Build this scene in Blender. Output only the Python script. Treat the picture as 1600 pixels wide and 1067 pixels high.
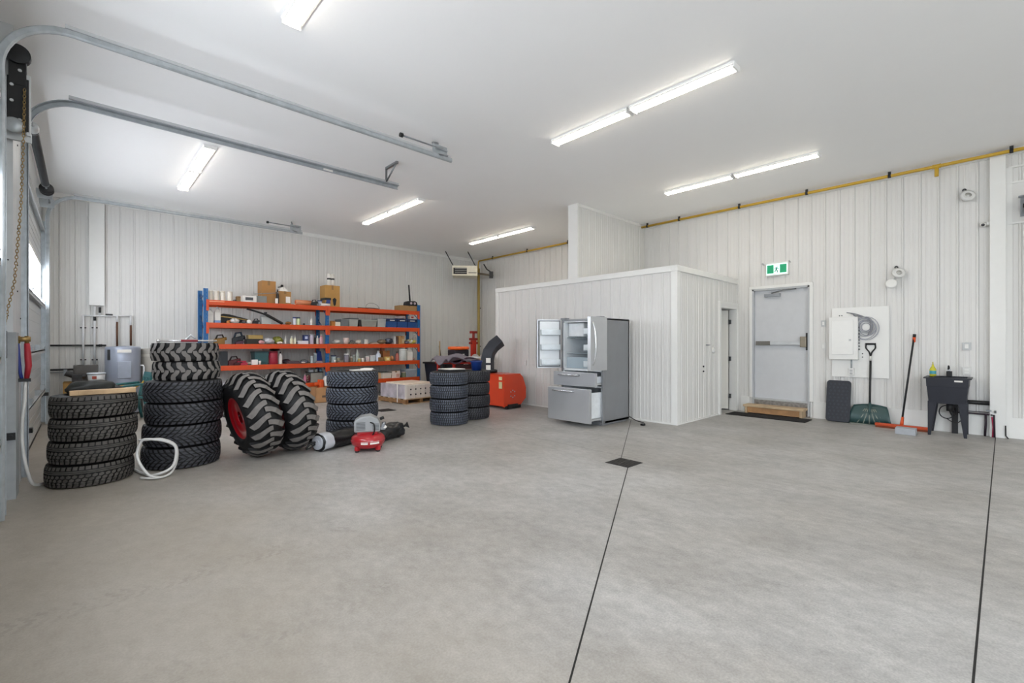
import bpy, math, random
from mathutils import Matrix, Vector
PI = math.pi
for _o in list(bpy.data.objects): bpy.data.objects.remove(_o)
SC = bpy.context.scene
COL = SC.collection
random.seed(7)
# ------------------------------------------------------------------ camera, world, exposure
CAMZ = 1.40; FPX = 715.0; YAW = math.radians(46.75)
cam_d = bpy.data.cameras.new('camera'); cam = bpy.data.objects.new('camera', cam_d); COL.objects.link(cam)
cam.location = (0, 0, CAMZ); cam.rotation_euler = (PI/2, 0, YAW-PI/2)
cam_d.sensor_width = 36; cam_d.lens = FPX/1600*36; cam_d.shift_y = 3.0/1600; cam_d.clip_start = .05; cam_d.clip_end = 200
SC.camera = cam
SC.view_settings.view_transform = 'Standard'; SC.view_settings.look = 'None'
SC.view_settings.exposure = 0.50; SC.view_settings.gamma = 1; SC.view_settings.use_curve_mapping = False
W = bpy.data.worlds.new('world'); SC.world = W; W.use_nodes = True
W.node_tree.nodes['Background'].inputs[0].default_value = (.84, .915, 1.0, 1)
W.node_tree.nodes['Background'].inputs[1].default_value = 4.0
LAMP = 16.0          # emission of the ceiling tubes
H = 4.27; XL = -.55; XR = 10.02; YB = 12.3; YF = -6.0
def portal(loc, rot, sx, sy):        # guides sky sampling through an added wall opening, gives no light
    l = bpy.data.lights.new('daylight_portal', 'AREA'); l.shape = 'RECTANGLE'; l.size = sx; l.size_y = sy
    l.cycles.is_portal = True
    o = bpy.data.objects.new('daylight_portal', l); COL.objects.link(o); o.location = loc; o.rotation_euler = rot
portal((2.3, YF-.13, 1.82), (-PI/2, 0, 0), 3.4, 3.64)
portal((XL-.16, -3.0, 1.82), (0, -PI/2, 0), 3.64, 4.4)
# ------------------------------------------------------------------ helpers
_F = Vector((math.cos(YAW), math.sin(YAW), 0)); _R = Vector((math.sin(YAW), -math.cos(YAW), 0))
def _ray(px, py): return _F + _R*((px-800)/FPX) + Vector((0, 0, (536.5-py)/FPX))
def atY(px, py, Y): d = _ray(px, py); d = d*(Y/d.y); return Vector((d.x, d.y, d.z+CAMZ))
def atX(px, py, X): d = _ray(px, py); d = d*(X/d.x); return Vector((d.x, d.y, d.z+CAMZ))
def atZ(px, py, z=0): d = _ray(px, py); d = d*((z-CAMZ)/d.z); return Vector((d.x, d.y, z))
def lin(h):
    if not isinstance(h, str): return tuple(h)
    h = h.lstrip('#'); r = []
    for i in (0, 2, 4):
        c = int(h[i:i+2], 16)/255; r.append(c/12.92 if c <= .04045 else ((c+.055)/1.055)**2.4)
    return tuple(r)
_mc = {}
def mat(col, rough=.5, metal=0., var=.08, scale=9., bump=0., bscale=60., emit=None, key=None, alpha=1., trans=0., coat=0.):
    k = key or (str(col), rough, metal, var, scale, bump, bscale, emit, alpha, trans, coat)
    if k in _mc: return _mc[k]
    m = bpy.data.materials.new('mat_%d' % len(_mc)); m.use_nodes = True; _mc[k] = m
    nt = m.node_tree; b = nt.nodes['Principled BSDF']; c = lin(col)
    b.inputs['Roughness'].default_value = rough; b.inputs['Metallic'].default_value = metal
    b.inputs['Alpha'].default_value = alpha; b.inputs['Transmission Weight'].default_value = trans
    b.inputs['Coat Weight'].default_value = coat
    tc = nt.nodes.new('ShaderNodeTexCoord'); n = nt.nodes.new('ShaderNodeTexNoise'); n.inputs['Scale'].default_value = scale
    n.inputs['Detail'].default_value = 4
    nt.links.new(tc.outputs['Object'], n.inputs['Vector'])
    r = nt.nodes.new('ShaderNodeValToRGB'); e = r.color_ramp.elements
    e[0].position = .3; e[1].position = .7
    e[0].color = tuple(max(0, x*(1-var)) for x in c)+(1,); e[1].color = tuple(min(1, x*(1+var)) for x in c)+(1,)
    nt.links.new(n.outputs['Fac'], r.inputs['Fac']); nt.links.new(r.outputs['Color'], b.inputs['Base Color'])
    if bump:
        n2 = nt.nodes.new('ShaderNodeTexNoise'); n2.inputs['Scale'].default_value = bscale; n2.inputs['Detail'].default_value = 3
        nt.links.new(tc.outputs['Object'], n2.inputs['Vector'])
        bp = nt.nodes.new('ShaderNodeBump'); bp.inputs['Strength'].default_value = bump; bp.inputs['Distance'].default_value = .01
        nt.links.new(n2.outputs['Fac'], bp.inputs['Height']); nt.links.new(bp.outputs['Normal'], b.inputs['Normal'])
    if emit:
        b.inputs['Emission Color'].default_value = lin(emit[0])+(1,); b.inputs['Emission Strength'].default_value = emit[1]
    return m
class MB:
    def __init__(s): s.v = []; s.f = []; s.mi = []; s.sm = []
    def add(s, vs, fs, mi=0, sm=False, M=None):
        n = len(s.v)
        for p in vs:
            p = Vector(p); s.v.append(tuple(M @ p if M else p))
        for f in fs: s.f.append([n+i for i in f]); s.mi.append(mi); s.sm.append(sm)
        return s
    def box(s, a, b, mi=0, M=None):
        x0, y0, z0 = a; x1, y1, z1 = b
        if x0 > x1: x0, x1 = x1, x0
        if y0 > y1: y0, y1 = y1, y0
        if z0 > z1: z0, z1 = z1, z0
        return s.add([(x0,y0,z0),(x1,y0,z0),(x1,y1,z0),(x0,y1,z0),(x0,y0,z1),(x1,y0,z1),(x1,y1,z1),(x0,y1,z1)],
            [(3,2,1,0),(4,5,6,7),(0,1,5,4),(1,2,6,5),(2,3,7,6),(3,0,4,7)], mi, False, M)
    def prism(s, poly, h0, h1, mi=0, M=None, sm=False):      # polygon in xy raised along z
        n = len(poly); A = sum(poly[i][0]*poly[(i+1) % n][1]-poly[(i+1) % n][0]*poly[i][1] for i in range(n))
        if A < 0: poly = poly[::-1]
        vs = [(x, y, h0) for x, y in poly]+[(x, y, h1) for x, y in poly]
        s.add(vs, [tuple(range(n-1, -1, -1)), tuple(range(n, 2*n))], mi, False, M)
        k = len(s.v)-2*n
        for i in range(n):
            j = (i+1) % n; s.f.append([k+i, k+j, k+n+j, k+n+i]); s.mi.append(mi); s.sm.append(sm)
        return s
    def lathe(s, prof, n=24, mi=0, M=None, sm=True, cap=True):
        vs = []; fs = []
        for r, z in prof:
            for i in range(n): a = 2*PI*i/n; vs.append((r*math.cos(a), r*math.sin(a), z))
        for k in range(len(prof)-1):
            for i in range(n): j = (i+1) % n; fs.append((k*n+i, k*n+j, (k+1)*n+j, (k+1)*n+i))
        s.add(vs, fs, mi, sm, M)
        if cap:
            b = len(s.v)-len(vs)
            if prof[0][0] > 1e-5: s.f.append([b+i for i in range(n-1, -1, -1)]); s.mi.append(mi); s.sm.append(False)
            t = b+(len(prof)-1)*n
            if prof[-1][0] > 1e-5: s.f.append([t+i for i in range(n)]); s.mi.append(mi); s.sm.append(False)
        return s
    def cyl(s, p0, p1, r0, r1=None, n=16, mi=0, cap=True, sm=True):
        p0 = Vector(p0); p1 = Vector(p1); d = p1-p0; L = d.length
        if r1 is None: r1 = r0
        M = Matrix.Translation(p0) @ d.to_track_quat('Z', 'Y').to_matrix().to_4x4()
        return s.lathe([(r0, 0), (r1, L)], n, mi, M, sm, cap)
    def tube(s, pts, r, n=8, mi=0, closed=False):
        pts = [Vector(p) for p in pts]; m = len(pts); rings = []; up = None
        rr = r if isinstance(r, (list, tuple)) else [r]*m
        for i, p in enumerate(pts):
            if closed: t = pts[(i+1) % m]-pts[i-1]
            else: t = pts[min(i+1, m-1)]-pts[max(i-1, 0)]
            t.normalize()
            if up is None: up = Vector((0,0,1)) if abs(t.z) < .9 else Vector((1,0,0))
            x = up.cross(t)
            if x.length < 1e-4: x = Vector((0,1,0)).cross(t)
            x.normalize(); y = t.cross(x); up = y
            rings.append([p+x*(rr[i]*math.cos(2*PI*k/n))+y*(rr[i]*math.sin(2*PI*k/n)) for k in range(n)])
        vs = [v for rg in rings for v in rg]; fs = []
        for i in range(m if closed else m-1):
            a = i*n; b = ((i+1) % m)*n
            for k in range(n): j = (k+1) % n; fs.append((a+k, a+j, b+j, b+k))
        if not closed: fs.append(tuple(range(n-1, -1, -1))); fs.append(tuple((m-1)*n+k for k in range(n)))
        return s.add(vs, fs, mi, True)
    def ball(s, c, r, sc=(1,1,1), nu=16, nv=10, mi=0, M=None, noise=0, seed=1):
        R = random.Random(seed); vs = []; fs = []
        ph = [R.random()*6 for _ in range(6)]
        for j in range(nv+1):
            t = PI*j/nv
            for i in range(nu):
                a = 2*PI*i/nu; d = Vector((math.sin(t)*math.cos(a), math.sin(t)*math.sin(a), math.cos(t)))
                k = 1+noise*(math.sin(3*a+ph[0])*math.sin(2*t+ph[1])+.6*math.sin(5*a+ph[2]+3*t)+.5*math.sin(7*t+ph[3]+2*a))*math.sin(t)
                vs.append((c[0]+d.x*r*sc[0]*k, c[1]+d.y*r*sc[1]*k, c[2]+d.z*r*sc[2]*k))
        for j in range(nv):
            for i in range(nu): l = (i+1) % nu; fs.append((j*nu+i, (j+1)*nu+i, (j+1)*nu+l, j*nu+l))
        return s.add(vs, fs, mi, True, M)
def mesh(name, mb, mats, parent=None, loc=(0,0,0), rot=(0,0,0), bev=0., label=None):
    if not isinstance(mats, (list, tuple)): mats = [mats]
    me = bpy.data.meshes.new(name); me.from_pydata(mb.v, [], mb.f)
    for m in mats: me.materials.append(m)
    me.polygons.foreach_set('material_index', mb.mi); me.polygons.foreach_set('use_smooth', mb.sm); me.update()
    o = bpy.data.objects.new(name, me); COL.objects.link(o); o.location = loc; o.rotation_euler = rot
    if parent: o.parent = parent
    if bev:
        b = o.modifiers.new('bevel', 'BEVEL'); b.width = bev; b.segments = 2; b.limit_method = 'ANGLE'; b.angle_limit = math.radians(40)
    if label: o['label'] = label
    return o
def tag(o, label, cat, group=None, kind=None):
    o['label'] = label; o['category'] = cat
    if group: o['group'] = group
    if kind: o['kind'] = kind
    return o
def thing(name, label, cat, loc=(0,0,0), rz=0, group=None):
    o = bpy.data.objects.new(name, None); COL.objects.link(o); o.location = loc; o.rotation_euler = (0,0,rz); o.empty_display_size = .1
    return tag(o, label, cat, group)
def struct(name, mb, mats, bev=0, label=None):
    o = mesh(name, mb, mats, bev=bev); o['kind'] = 'structure'
    if label: o['label'] = label
    return o
def copy_tree(o, loc=None, rot=None, label=None, parent=None):
    c = o.copy(); COL.objects.link(c); c.parent = parent
    if loc is not None: c.location = loc
    if rot is not None: c.rotation_euler = rot
    if label: c['label'] = label
    for ch in [x for x in bpy.data.objects if x.parent == o and x != c]:
        copy_tree(ch, parent=c)
    return c
RX = lambda a: Matrix.Rotation(a, 4, 'X'); RY = lambda a: Matrix.Rotation(a, 4, 'Y'); RZ = lambda a: Matrix.Rotation(a, 4, 'Z'); TR = lambda *p: Matrix.Translation(p)
# ------------------------------------------------------------------ shared materials
m_wall = mat('#dddcd9', .42, var=.015, scale=2); m_white = mat('#e9e9e6', .4, var=.01); m_ceil = mat('#fafafa', .6, var=.01, scale=1.5)
m_galv = mat('#aab0b4', .38, .45, var=.12, scale=14); m_galv2 = mat('#c3c6c8', .45, .35, var=.05, scale=6)
m_steel = mat('#8d9093', .35, .9, var=.1); m_dark = mat('#1b1c1f', .5, var=.15); m_black = mat('#0c0d10', .45, var=.1)
m_yellow = mat('#c9a232', .45, var=.1, scale=4); m_copper = mat('#6b4a38', .5, .4)
m_pvc = mat('#e3e4e6', .35, var=.01); m_card = mat('#a9824f', .8, var=.08, scale=5); m_card2 = mat('#b98c62', .8, var=.06, scale=5)
m_wood = mat('#c4ab8a', .7, var=.18, scale=5); m_red = mat('#b01722', .28, var=.05, coat=.6); m_orange = mat('#d9551f', .42, var=.07)
m_blue = mat('#1f5a94', .45, var=.12); m_paper = mat('#efece6', .7, var=.02)
# ------------------------------------------------------------------ structure
def concrete():
    m = bpy.data.materials.new('concrete'); m.use_nodes = True; nt = m.node_tree; N = nt.nodes; L = nt.links; b = N['Principled BSDF']
    tc = N.new('ShaderNodeTexCoord')
    def noise(sc, det=5, rg=.55, stretch=None):
        n = N.new('ShaderNodeTexNoise'); n.inputs['Scale'].default_value = sc; n.inputs['Detail'].default_value = det; n.inputs['Roughness'].default_value = rg
        if stretch:
            mp = N.new('ShaderNodeMapping'); mp.inputs['Scale'].default_value = stretch; mp.inputs['Rotation'].default_value = (0,0,.6)
            L.new(tc.outputs['Object'], mp.inputs[0]); L.new(mp.outputs[0], n.inputs['Vector'])
        else: L.new(tc.outputs['Object'], n.inputs['Vector'])
        return n.outputs['Fac']
    def gray(v): return (v, v, v)
    def ramp(f, p0, c0, p1, c1):
        r = N.new('ShaderNodeValToRGB'); e = r.color_ramp.elements; e[0].position = p0; e[1].position = p1
        e[0].color = lin(c0)+(1,); e[1].color = lin(c1)+(1,); L.new(f, r.inputs[0]); return r.outputs[0]
    def mix(f, a, c, mode='MIX'):
        x = N.new('ShaderNodeMix'); x.data_type = 'RGBA'; x.blend_type = mode
        if isinstance(f, float): x.inputs[0].default_value = f
        else: L.new(f, x.inputs[0])
        L.new(a, x.inputs[6]); L.new(c, x.inputs[7]); return x.outputs[2]
    base = ramp(noise(.55, 3, .5), .35, '#9a9792', .68, '#afaeac')
    f1 = ramp(noise(2.3, 8, .68, (1, .5, 1)), .35, gray(.41), .65, gray(.575)); c = mix(.75, base, f1, 'OVERLAY')
    f2 = ramp(noise(14, 8, .7, (1, .7, 1)), .34, gray(.37), .66, gray(.63)); c = mix(.55, c, f2, 'OVERLAY')
    f3 = ramp(noise(90, 3, .6), .34, gray(.38), .66, gray(.62)); c = mix(.5, c, f3, 'OVERLAY')
    # pale scuffs
    sc = N.new('ShaderNodeMapRange'); L.new(noise(5.5, 9, .75), sc.inputs[0]); sc.inputs[1].default_value = .66; sc.inputs[2].default_value = .8; sc.inputs[4].default_value = .35
    wh = N.new('ShaderNodeRGB'); wh.outputs[0].default_value = lin('#d6d4cf')+(1,); c = mix(sc.outputs[0], c, wh.outputs[0])
    # dusty brown area towards the overhead doors, tyre prints running in from them
    sep = N.new('ShaderNodeSeparateXYZ'); L.new(tc.outputs['Object'], sep.inputs[0])
    def mth(op, a, b_=None, c_=None):
        x = N.new('ShaderNodeMath'); x.operation = op
        for i, q in enumerate((a, b_, c_)):
            if q is None: continue
            if isinstance(q, (int, float)): x.inputs[i].default_value = q
            else: L.new(q, x.inputs[i])
        return x.outputs[0]
    wob = noise(.9, 4)
    xx = mth('ADD', sep.outputs[0], mth('MULTIPLY', mth('SUBTRACT', wob, .5), 2.2))
    dm = N.new('ShaderNodeMapRange'); L.new(xx, dm.inputs[0]); dm.inputs[1].default_value = .4; dm.inputs[2].default_value = 2.2; dm.inputs[3].default_value = .55; dm.inputs[4].default_value = 0
    br = N.new('ShaderNodeRGB'); br.outputs[0].default_value = lin('#a09686')+(1,); c = mix(dm.outputs[0], c, br.outputs[0])
    def track(y0, slope, x0, x1, k):
        d = mth('SUBTRACT', sep.outputs[1], mth('ADD', y0, mth('MULTIPLY', sep.outputs[0], slope)))
        inside = mth('LESS_THAN', mth('ABSOLUTE', d), .085)
        wv = mth('SINE', mth('ADD', mth('MULTIPLY', sep.outputs[0], 95.), mth('MULTIPLY', mth('ABSOLUTE', d), 60.)))
        g = mth('SINE', mth('MULTIPLY', d, 150.))
        p = mth('GREATER_THAN', mth('ADD', wv, mth('MULTIPLY', g, .7)), .1)
        rg = mth('MULTIPLY', mth('GREATER_THAN', sep.outputs[0], x0), mth('LESS_THAN', sep.outputs[0], x1))
        fr = N.new('ShaderNodeMapRange'); L.new(noise(4., 6, .7), fr.inputs[0]); fr.inputs[1].default_value = .42; fr.inputs[2].default_value = .6; fade = mth('MULTIPLY', fr.outputs[0], k)
        return mth('MULTIPLY', mth('MULTIPLY', inside, p), mth('MULTIPLY', rg, fade))
    dk = N.new('ShaderNodeRGB'); dk.outputs[0].default_value = lin('#77706a')+(1,)
    for t in (track(3.34, .02, -.5, 1.5, .26), track(2.42, -.02, -.5, 1.35, .22)): c = mix(t, c, dk.outputs[0])
    L.new(c, b.inputs['Base Color'])
    rr = N.new('ShaderNodeMapRange'); L.new(noise(3, 6, .6), rr.inputs[0]); rr.inputs[3].default_value = .34; rr.inputs[4].default_value = .6
    L.new(rr.outputs[0], b.inputs['Roughness'])
    bp = N.new('ShaderNodeBump'); bp.inputs['Strength'].default_value = .12; bp.inputs['Distance'].default_value = .01; L.new(noise(45, 6, .7), bp.inputs['Height']); L.new(bp.outputs[0], b.inputs['Normal'])
    return m
m_conc = concrete()
fb = MB(); fb.box((XL-.4, YF-.3, -.2), (XR+.3, YB+.3, 0))
def joint(a, b, w=.011):
    a = Vector(a); b = Vector(b); d = (b-a).normalized(); n = Vector((-d.y, d.x, 0))*w/2
    fb.add([a-n+Vector((0,0,.0006)), b-n+Vector((0,0,.0006)), b+n+Vector((0,0,.0006)), a+n+Vector((0,0,.0006))], [(0,1,2,3)], 1)
joint((7.35, 4.62, 0), (4.77, 3.14, 0), .007); joint((4.50, 2.87, 0), (.6, .74, 0), .009)
joint((10.0, .03, 0), (-.5, .09, 0), .009)
joint((4.9, 3.0, 0), (4.9, 12.2, 0), .004)
struct('floor', fb, [m_conc, mat('#1e1c1b', .9)])
struct('ceiling', MB().box((XL-.4, YF-.3, H), (XR+.3, YB+.3, H+.2)), m_ceil)
def ribs(mb, o, u, nrm, segs, off=0., pitch=.22, thick=.12):
    # ribbed steel liner: o origin, u direction along the wall, nrm towards the room; segs = (s0, s1, z0, z1)
    o = Vector(o); u = Vector(u); nrm = Vector(nrm); Z = Vector((0,0,1))
    shape = [(0, 0), (.0015, -.009), (.0045, -.009), (.006, 0), (.015, .009), (.031, .009), (.040, 0), (.085, 0), (.090, .003), (.104, .003), (.109, 0), (.150, 0), (.155, .003), (.169, .003), (.174, 0)]
    for s0, s1, z0, z1 in segs:
        pts = [(s0, 0.)]; k = math.floor((s0-off)/pitch)
        while off+k*pitch < s1:
            for a, h in shape:
                s = off+k*pitch+a
                if s0 < s < s1: pts.append((s, h))
            k += 1
        pts.append((s1, 0.))
        vs = []; fs = []
        for s, h in pts: p = o+u*s+nrm*h; vs += [p+Z*z0, p+Z*z1]
        flip = u.cross(Z).dot(nrm) < 0
        for i in range(len(pts)-1):
            f = (2*i, 2*i+2, 2*i+3, 2*i+1); fs.append(f[::-1] if flip else f)
        mb.add(vs, fs)
        a = o+u*s0; b = o+u*s1-nrm*thick
        mb.box((a.x, a.y, z0), (b.x, b.y, z1)) if False else mb.box((min(a.x,b.x), min(a.y,b.y), z0), (max(a.x,b.x)-(0.001 if nrm.x<0 else 0), max(a.y,b.y), z1)) if False else mb.box(tuple(a-nrm*.012+Z*z0), tuple(b+Z*z1))
    return mb
# right wall with the exit door opening
DY0, DY1, DZ0, DZ1 = 2.44, 3.45, .285, 2.50
struct('wall_right', ribs(MB(), (XR, 0, 0), (0,1,0), (-1,0,0), [(YF, DY0, 0, H), (DY1, YB, 0, H), (DY0, DY1, DZ1, H)], off=.20), m_wall)
struct('wall_back', ribs(MB(), (0, YB, 0), (1,0,0), (0,-1,0), [(XL, XR, 0, H)], off=.12), m_wall)
struct('wall_rear', ribs(MB(), (0, YF, 0), (1,0,0), (0,1,0), [(XL, .6, 0, H), (4.0, XR, 0, H), (.6, 4.0, 3.65, H)], off=.1), m_wall)  # the unseen opening in this wall is added to let daylight in
# left wall around the two overhead doors, plus an unseen opening added for daylight
LW = [(YF, -5.2, 0, H), (-.8, .9, 0, H), (-5.2, -.8, 3.65, H), (5.3, 6.9, 0, H), (11.2, YB, 0, H), (.9, 5.3, 3.72, H), (6.9, 11.2, 3.72, H)]
wl = MB()
for s0, s1, z0, z1 in LW: wl.box((XL-.15, s0, z0), (XL, s1, z1))
struct('wall_left', wl, mat('#c4c6c6', .45, var=.03))
struct('ground_outside', MB().box((-40, -50, -.35), (50, 50, -.21)), mat('#d6d4ce', .9, var=.05, scale=.5))['label'] = 'unseen pale ground outside, added to bounce daylight'  # pale ground added out of view to bounce daylight up through the openings
# office
OX, OY = 7.41, 3.77; OT = 2.64
struct('wall_office_front', ribs(MB(), (OX, 0, 0), (0,1,0), (-1,0,0), [(OY, 8.42, .0, OT)], off=.05, thick=.1), m_wall)
struct('wall_office_side', ribs(MB(), (0, OY, 0), (1,0,0), (0,-1,0), [(OX, 9.13, 0, OT), (10.0, XR, 0, OT), (9.13, 10.0, 2.17, OT)], off=.09, thick=.1), m_wall)
struct('wall_office_end', MB().box((OX+.002, 8.32, 0), (XR, 8.42, OT)), m_wall)
struct('wall_office_roof', MB().box((OX+.01, OY+.01, OT+.001), (XR, 8.42, OT+.08)), m_white)
struct('wall_partition', ribs(MB(), (0, 5.92, 0), (1,0,0), (0,-1,0), [(OX+.02, XR, OT+.08, H)], off=.09, thick=.2), m_wall)
struct('trim_partition_end', MB().box((OX-.025, 5.895, OT+.08), (OX+.03, 6.145, H)), m_white, bev=.003)
t = MB(); t.box((OX-.03, OY+.08, OT-.001), (OX+.1, 8.45, OT+.1)); t.box((OX-.03, OY-.03, OT-.001), (XR, OY+.08, OT+.1)); struct('trim_office_top', t, m_white, bev=.004)
t = MB(); t.box((OX-.022, OY-.022, 0), (OX+.09, OY-.0005, OT-.002)); t.box((OX-.022, OY, 0), (OX, OY+.09, OT)); struct('trim_office_corner', t, m_white, bev=.002)
t = MB(); t.box((OX-.02, 8.34, 0), (OX+.08, 8.44, OT)); struct('trim_office_end', t, m_white)
t = MB(); t.box((OX-.02, OY-.02, 0), (OX, 8.42, .025)); t.box((OX, OY-.02, 0), (9.13, OY, .025)); struct('baseboard_office', t, m_white)
t = MB(); t.box((XR-.022, OY-.1, 0), (XR, DY1+.06, .30)); t.box((XR-.022, YF, 0), (XR, DY0-.06, .30)); t.box((XR-.028, OY-.1, .295), (XR, DY1+.06, .305)); t.box((XR-.028, YF, .295), (XR, DY0-.06, .305)); struct('baseboard_right', t, m_white)
t = MB(); t.box((XR-.03, YF, 4.185), (XR, OY+2.0, H)); t.box((XR-.03, 6.2, 4.185), (XR, YB, H)); struct('trim_right_ceiling', t, m_white)
t = MB(); t.box((XL, YB-.03, 4.185), (XR, YB, H)); struct('trim_back_ceiling', t, m_white)
struct('trim_partition_ceiling', MB().box((OX+.04, 5.90, 4.215), (XR, 5.925, H)), m_white)
struct('trim_corner_post', MB().box((XR-.10, YB-.10, 0), (XR, YB, H-.09)), m_white, bev=.003)
struct('trim_wall_post', MB().box((XR-.10, -.075, 0), (XR, .09, H-.02)), m_white, bev=.003)
t = MB()
for z in (3.17, 3.77, 4.0): t.box((XR-.035, YF, z-.012), (XR, -.10, z+.012))
t.box((XR-.03, -.14, .3), (XR, -.076, 4.0)); struct('trim_right_header', t, m_white)
struct('wall_header_panel', MB().box((XR-.022, YF, 3.18), (XR-.002, -.10, 3.76)), m_wall)
# exit door
f = MB(); f.box((XR-.03, DY1-.03, .02), (XR+.12, DY1+.0, DZ1)); f.box((XR-.03, DY0, .02), (XR+.12, DY0+.03, DZ1)); f.box((XR-.03, DY0, DZ1-.035), (XR+.12, DY1, DZ1))
m_door = mat('#cbcdd0', .45, var=.02); m_frame = mat('#b9bcbf', .45, var=.02)
door = struct('door_1', MB().box((XR+.04, DY0+.03, DZ0+.01), (XR+.085, DY1-.03, DZ1-.035)), m_door); door['label'] = 'grey steel exit door with a push bar'
mesh('door_frame', f, m_frame, door)
c = MB(); c.box((XR-.035, DY1, .3), (XR, DY1+.055, DZ1)); c.box((XR-.035, DY0-.055, .3), (XR, DY0, DZ1)); c.box((XR-.035, DY0-.055, DZ1), (XR, DY1+.055, DZ1+.055)); mesh('door_casing', c, m_white, door, bev=.003)
mesh('threshold', MB().box((XR-.03, DY0+.02, DZ0-.02), (XR+.12, DY1-.02, DZ0+.012)), mat('#c9cbcc', .3, .6), door)
pb = MB(); pb.box((XR-.02, DY0+.1, 1.37), (XR+.01, DY1-.07, 1.44)); pb.box((XR+.0, DY0+.1, 1.38), (XR+.04, DY0+.2, 1.43))
mesh('push_bar', pb, m_galv2, door, bev=.005); 
lt = MB(); lt.box((XR-.03, DY0+.055, 1.33), (XR+.04, DY0+.16, 1.53)); mesh('bar_latch', lt, mat('#8a8171', .35, .6), door, bev=.008)
mesh('latch_plate', MB().box((XR+.03, DY0+.032, 1.27), (XR+.04, DY0+.075, 1.60)), m_dark, door)
mesh('bar_end_plate', MB().box((XR-.024, DY1-.33, 1.365), (XR+.0, DY1-.065, 1.445)), mat('#77746e', .4, .5), door, bev=.003)
cl = MB(); cl.box((XR-.02, DY1-.5, 2.33), (XR+.04, DY1-.22, 2.39)); cl.tube([(XR-.02, DY1-.36, 2.40), (XR-.16, DY1-.6, 2.43), (XR+.0, DY1-.78, 2.455)], .011, 6); mesh('door_closer', cl, m_steel, door)
# diamond plate riser under the exit door
dp = MB(); dp.box((XR-.012, DY0-.005, 0), (XR+.12, DY1+.005, DZ0-.02)); rr_ = random.Random(3)
for i in range(34):
    for j in range(8):
        y = DY0+.02+i*.03; z = .02+j*.03+(i % 2)*.015
        a = .9 if (i+j) % 2 else -.9
        dp.box((-.002, -.010, -.003), (.0, .010, .003), 0, TR(XR-.012, y, z) @ RX(a))
struct('trim_diamond_plate', dp, mat('#9c9a98', .3, .8, var=.25, scale=20))
# office side door, standing open inwards
d2 = MB(); d2.box((9.13, OY-.03, 0), (9.185, OY+.12, 2.11)); d2.box((9.945, OY-.03, 0), (10.0, OY+.12, 2.11)); d2.box((9.13, OY-.03, 2.11), (10.0, OY+.12, 2.17))
d2.box((9.10, OY-.035, 0), (9.129, OY, 2.171)); d2.box((10.001, OY-.035, 0), (10.015, OY, 2.171)); d2.box((9.10, OY-.035, 2.171), (10.015, OY, 2.235))
dd = struct('door_2', d2, m_white, bev=.002, label='white cased doorway into the office with its door open inwards')
mesh('door_leaf', MB().box((0, 0, .03), (-.74, .04, 2.10)), mat('#e2e0d8', .4, var=.01), dd, loc=(9.93, OY+.13, 0), rot=(0, 0, -math.radians(42)))
for z in (.3, 1.08, 1.85):
    mesh('hinge', MB().box((9.915, OY+.075, z-.045), (9.945, OY+.125, z+.045)).cyl((9.92, OY+.12, z-.05), (9.92, OY+.12, z+.05), .008), m_steel, dd)
# inside of the office
struct('wall_office_inner', MB().box((8.2, 6.4, 0), (XR, 6.45, OT)), mat('#d8d2c2', .6))
# ------------------------------------------------------------------ ceiling lights (4 ft wraparounds, in pairs)
m_tube = mat('#ffffff', .5, emit=('#fff3e0', LAMP), key='tube'); m_lens = mat('#f2f2f0', .35, var=.01)
def make_light():
    t = thing('ceiling_light', 'x', 'ceiling light')
    b = MB(); b.box((-.088, -.60, -.022), (.088, .60, 0)); b.box((-.068, -.595, -.034), (.068, .595, -.0225)); b.box((-.08, -.614, -.058), (.08, -.592, 0)); b.box((-.08, .592, -.058), (.08, .614, 0)); mesh('housing', b, m_lens, t, bev=.002)
    l = MB(); n = 8; pf = [(-.064, -.033)]+[(-.062+.124*i/n, -.040-.020*math.sin(PI*(i+.5)/(n+1))) for i in range(n+1)]+[(.064, -.033)]
    vs = [(x, -.59, z) for x, z in pf]+[(x, .59, z) for x, z in pf]; m = len(pf)
    l.add(vs, [(i, i+1, m+i+1, m+i) for i in range(m-1)]+[tuple(range(m))[::-1], tuple(range(m, 2*m))], 0); mesh('diffuser', l, m_tube, t)
    return t
LN = {(0,0):'upper left ceiling tube light pair, half nearer the back wall', (0,1):'upper left ceiling tube light pair, half nearer the camera',
      (0,2):'lit ceiling tube light cut by the top edge of the photo', (0,3):'ceiling tube light directly beside the camera over the door side', (0,4):'added ceiling tube light behind the camera on the door side, first', (0,5):'added ceiling tube light behind the camera on the door side, second',
      (1,0):'lit ceiling tube light above the orange shelves, far half of the middle row pair', (1,1):'lit ceiling tube light above the orange shelves, near half of the middle row pair',
      (1,2):'left half of the largest pair of ceiling tube lights', (1,3):'right half of the largest pair of ceiling tube lights', (1,4):'added ceiling tube light of the middle row behind the camera, first', (1,5):'added ceiling tube light of the middle row behind the camera, second',
      (2,0):'small far ceiling tube light nearest the unit heater', (2,1):'far ceiling tube light just left of the partition above the office', (2,2):'left half of the ceiling light pair above the exit door wall',
      (2,3):'right half of the ceiling light pair above the exit door wall', (2,4):'added ceiling tube light of the exit wall row behind the camera, first', (2,5):'added ceiling tube light of the exit wall row behind the camera, second'}
lp = make_light(); first = True
for i, x in enumerate((1.36, 4.9, 8.08)):
    for j, y in enumerate((9.68, 8.42, 3.71, 2.45, -2.2, -3.46)):  # lights behind the camera are unseen, added to brighten the room
        if first: lp.location = (x, y, H); lp['label'] = LN[(i, j)]; lp['group'] = 'ceiling tube lights'; first = False; continue
        copy_tree(lp, (x, y, H), label=LN[(i, j)])
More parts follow.
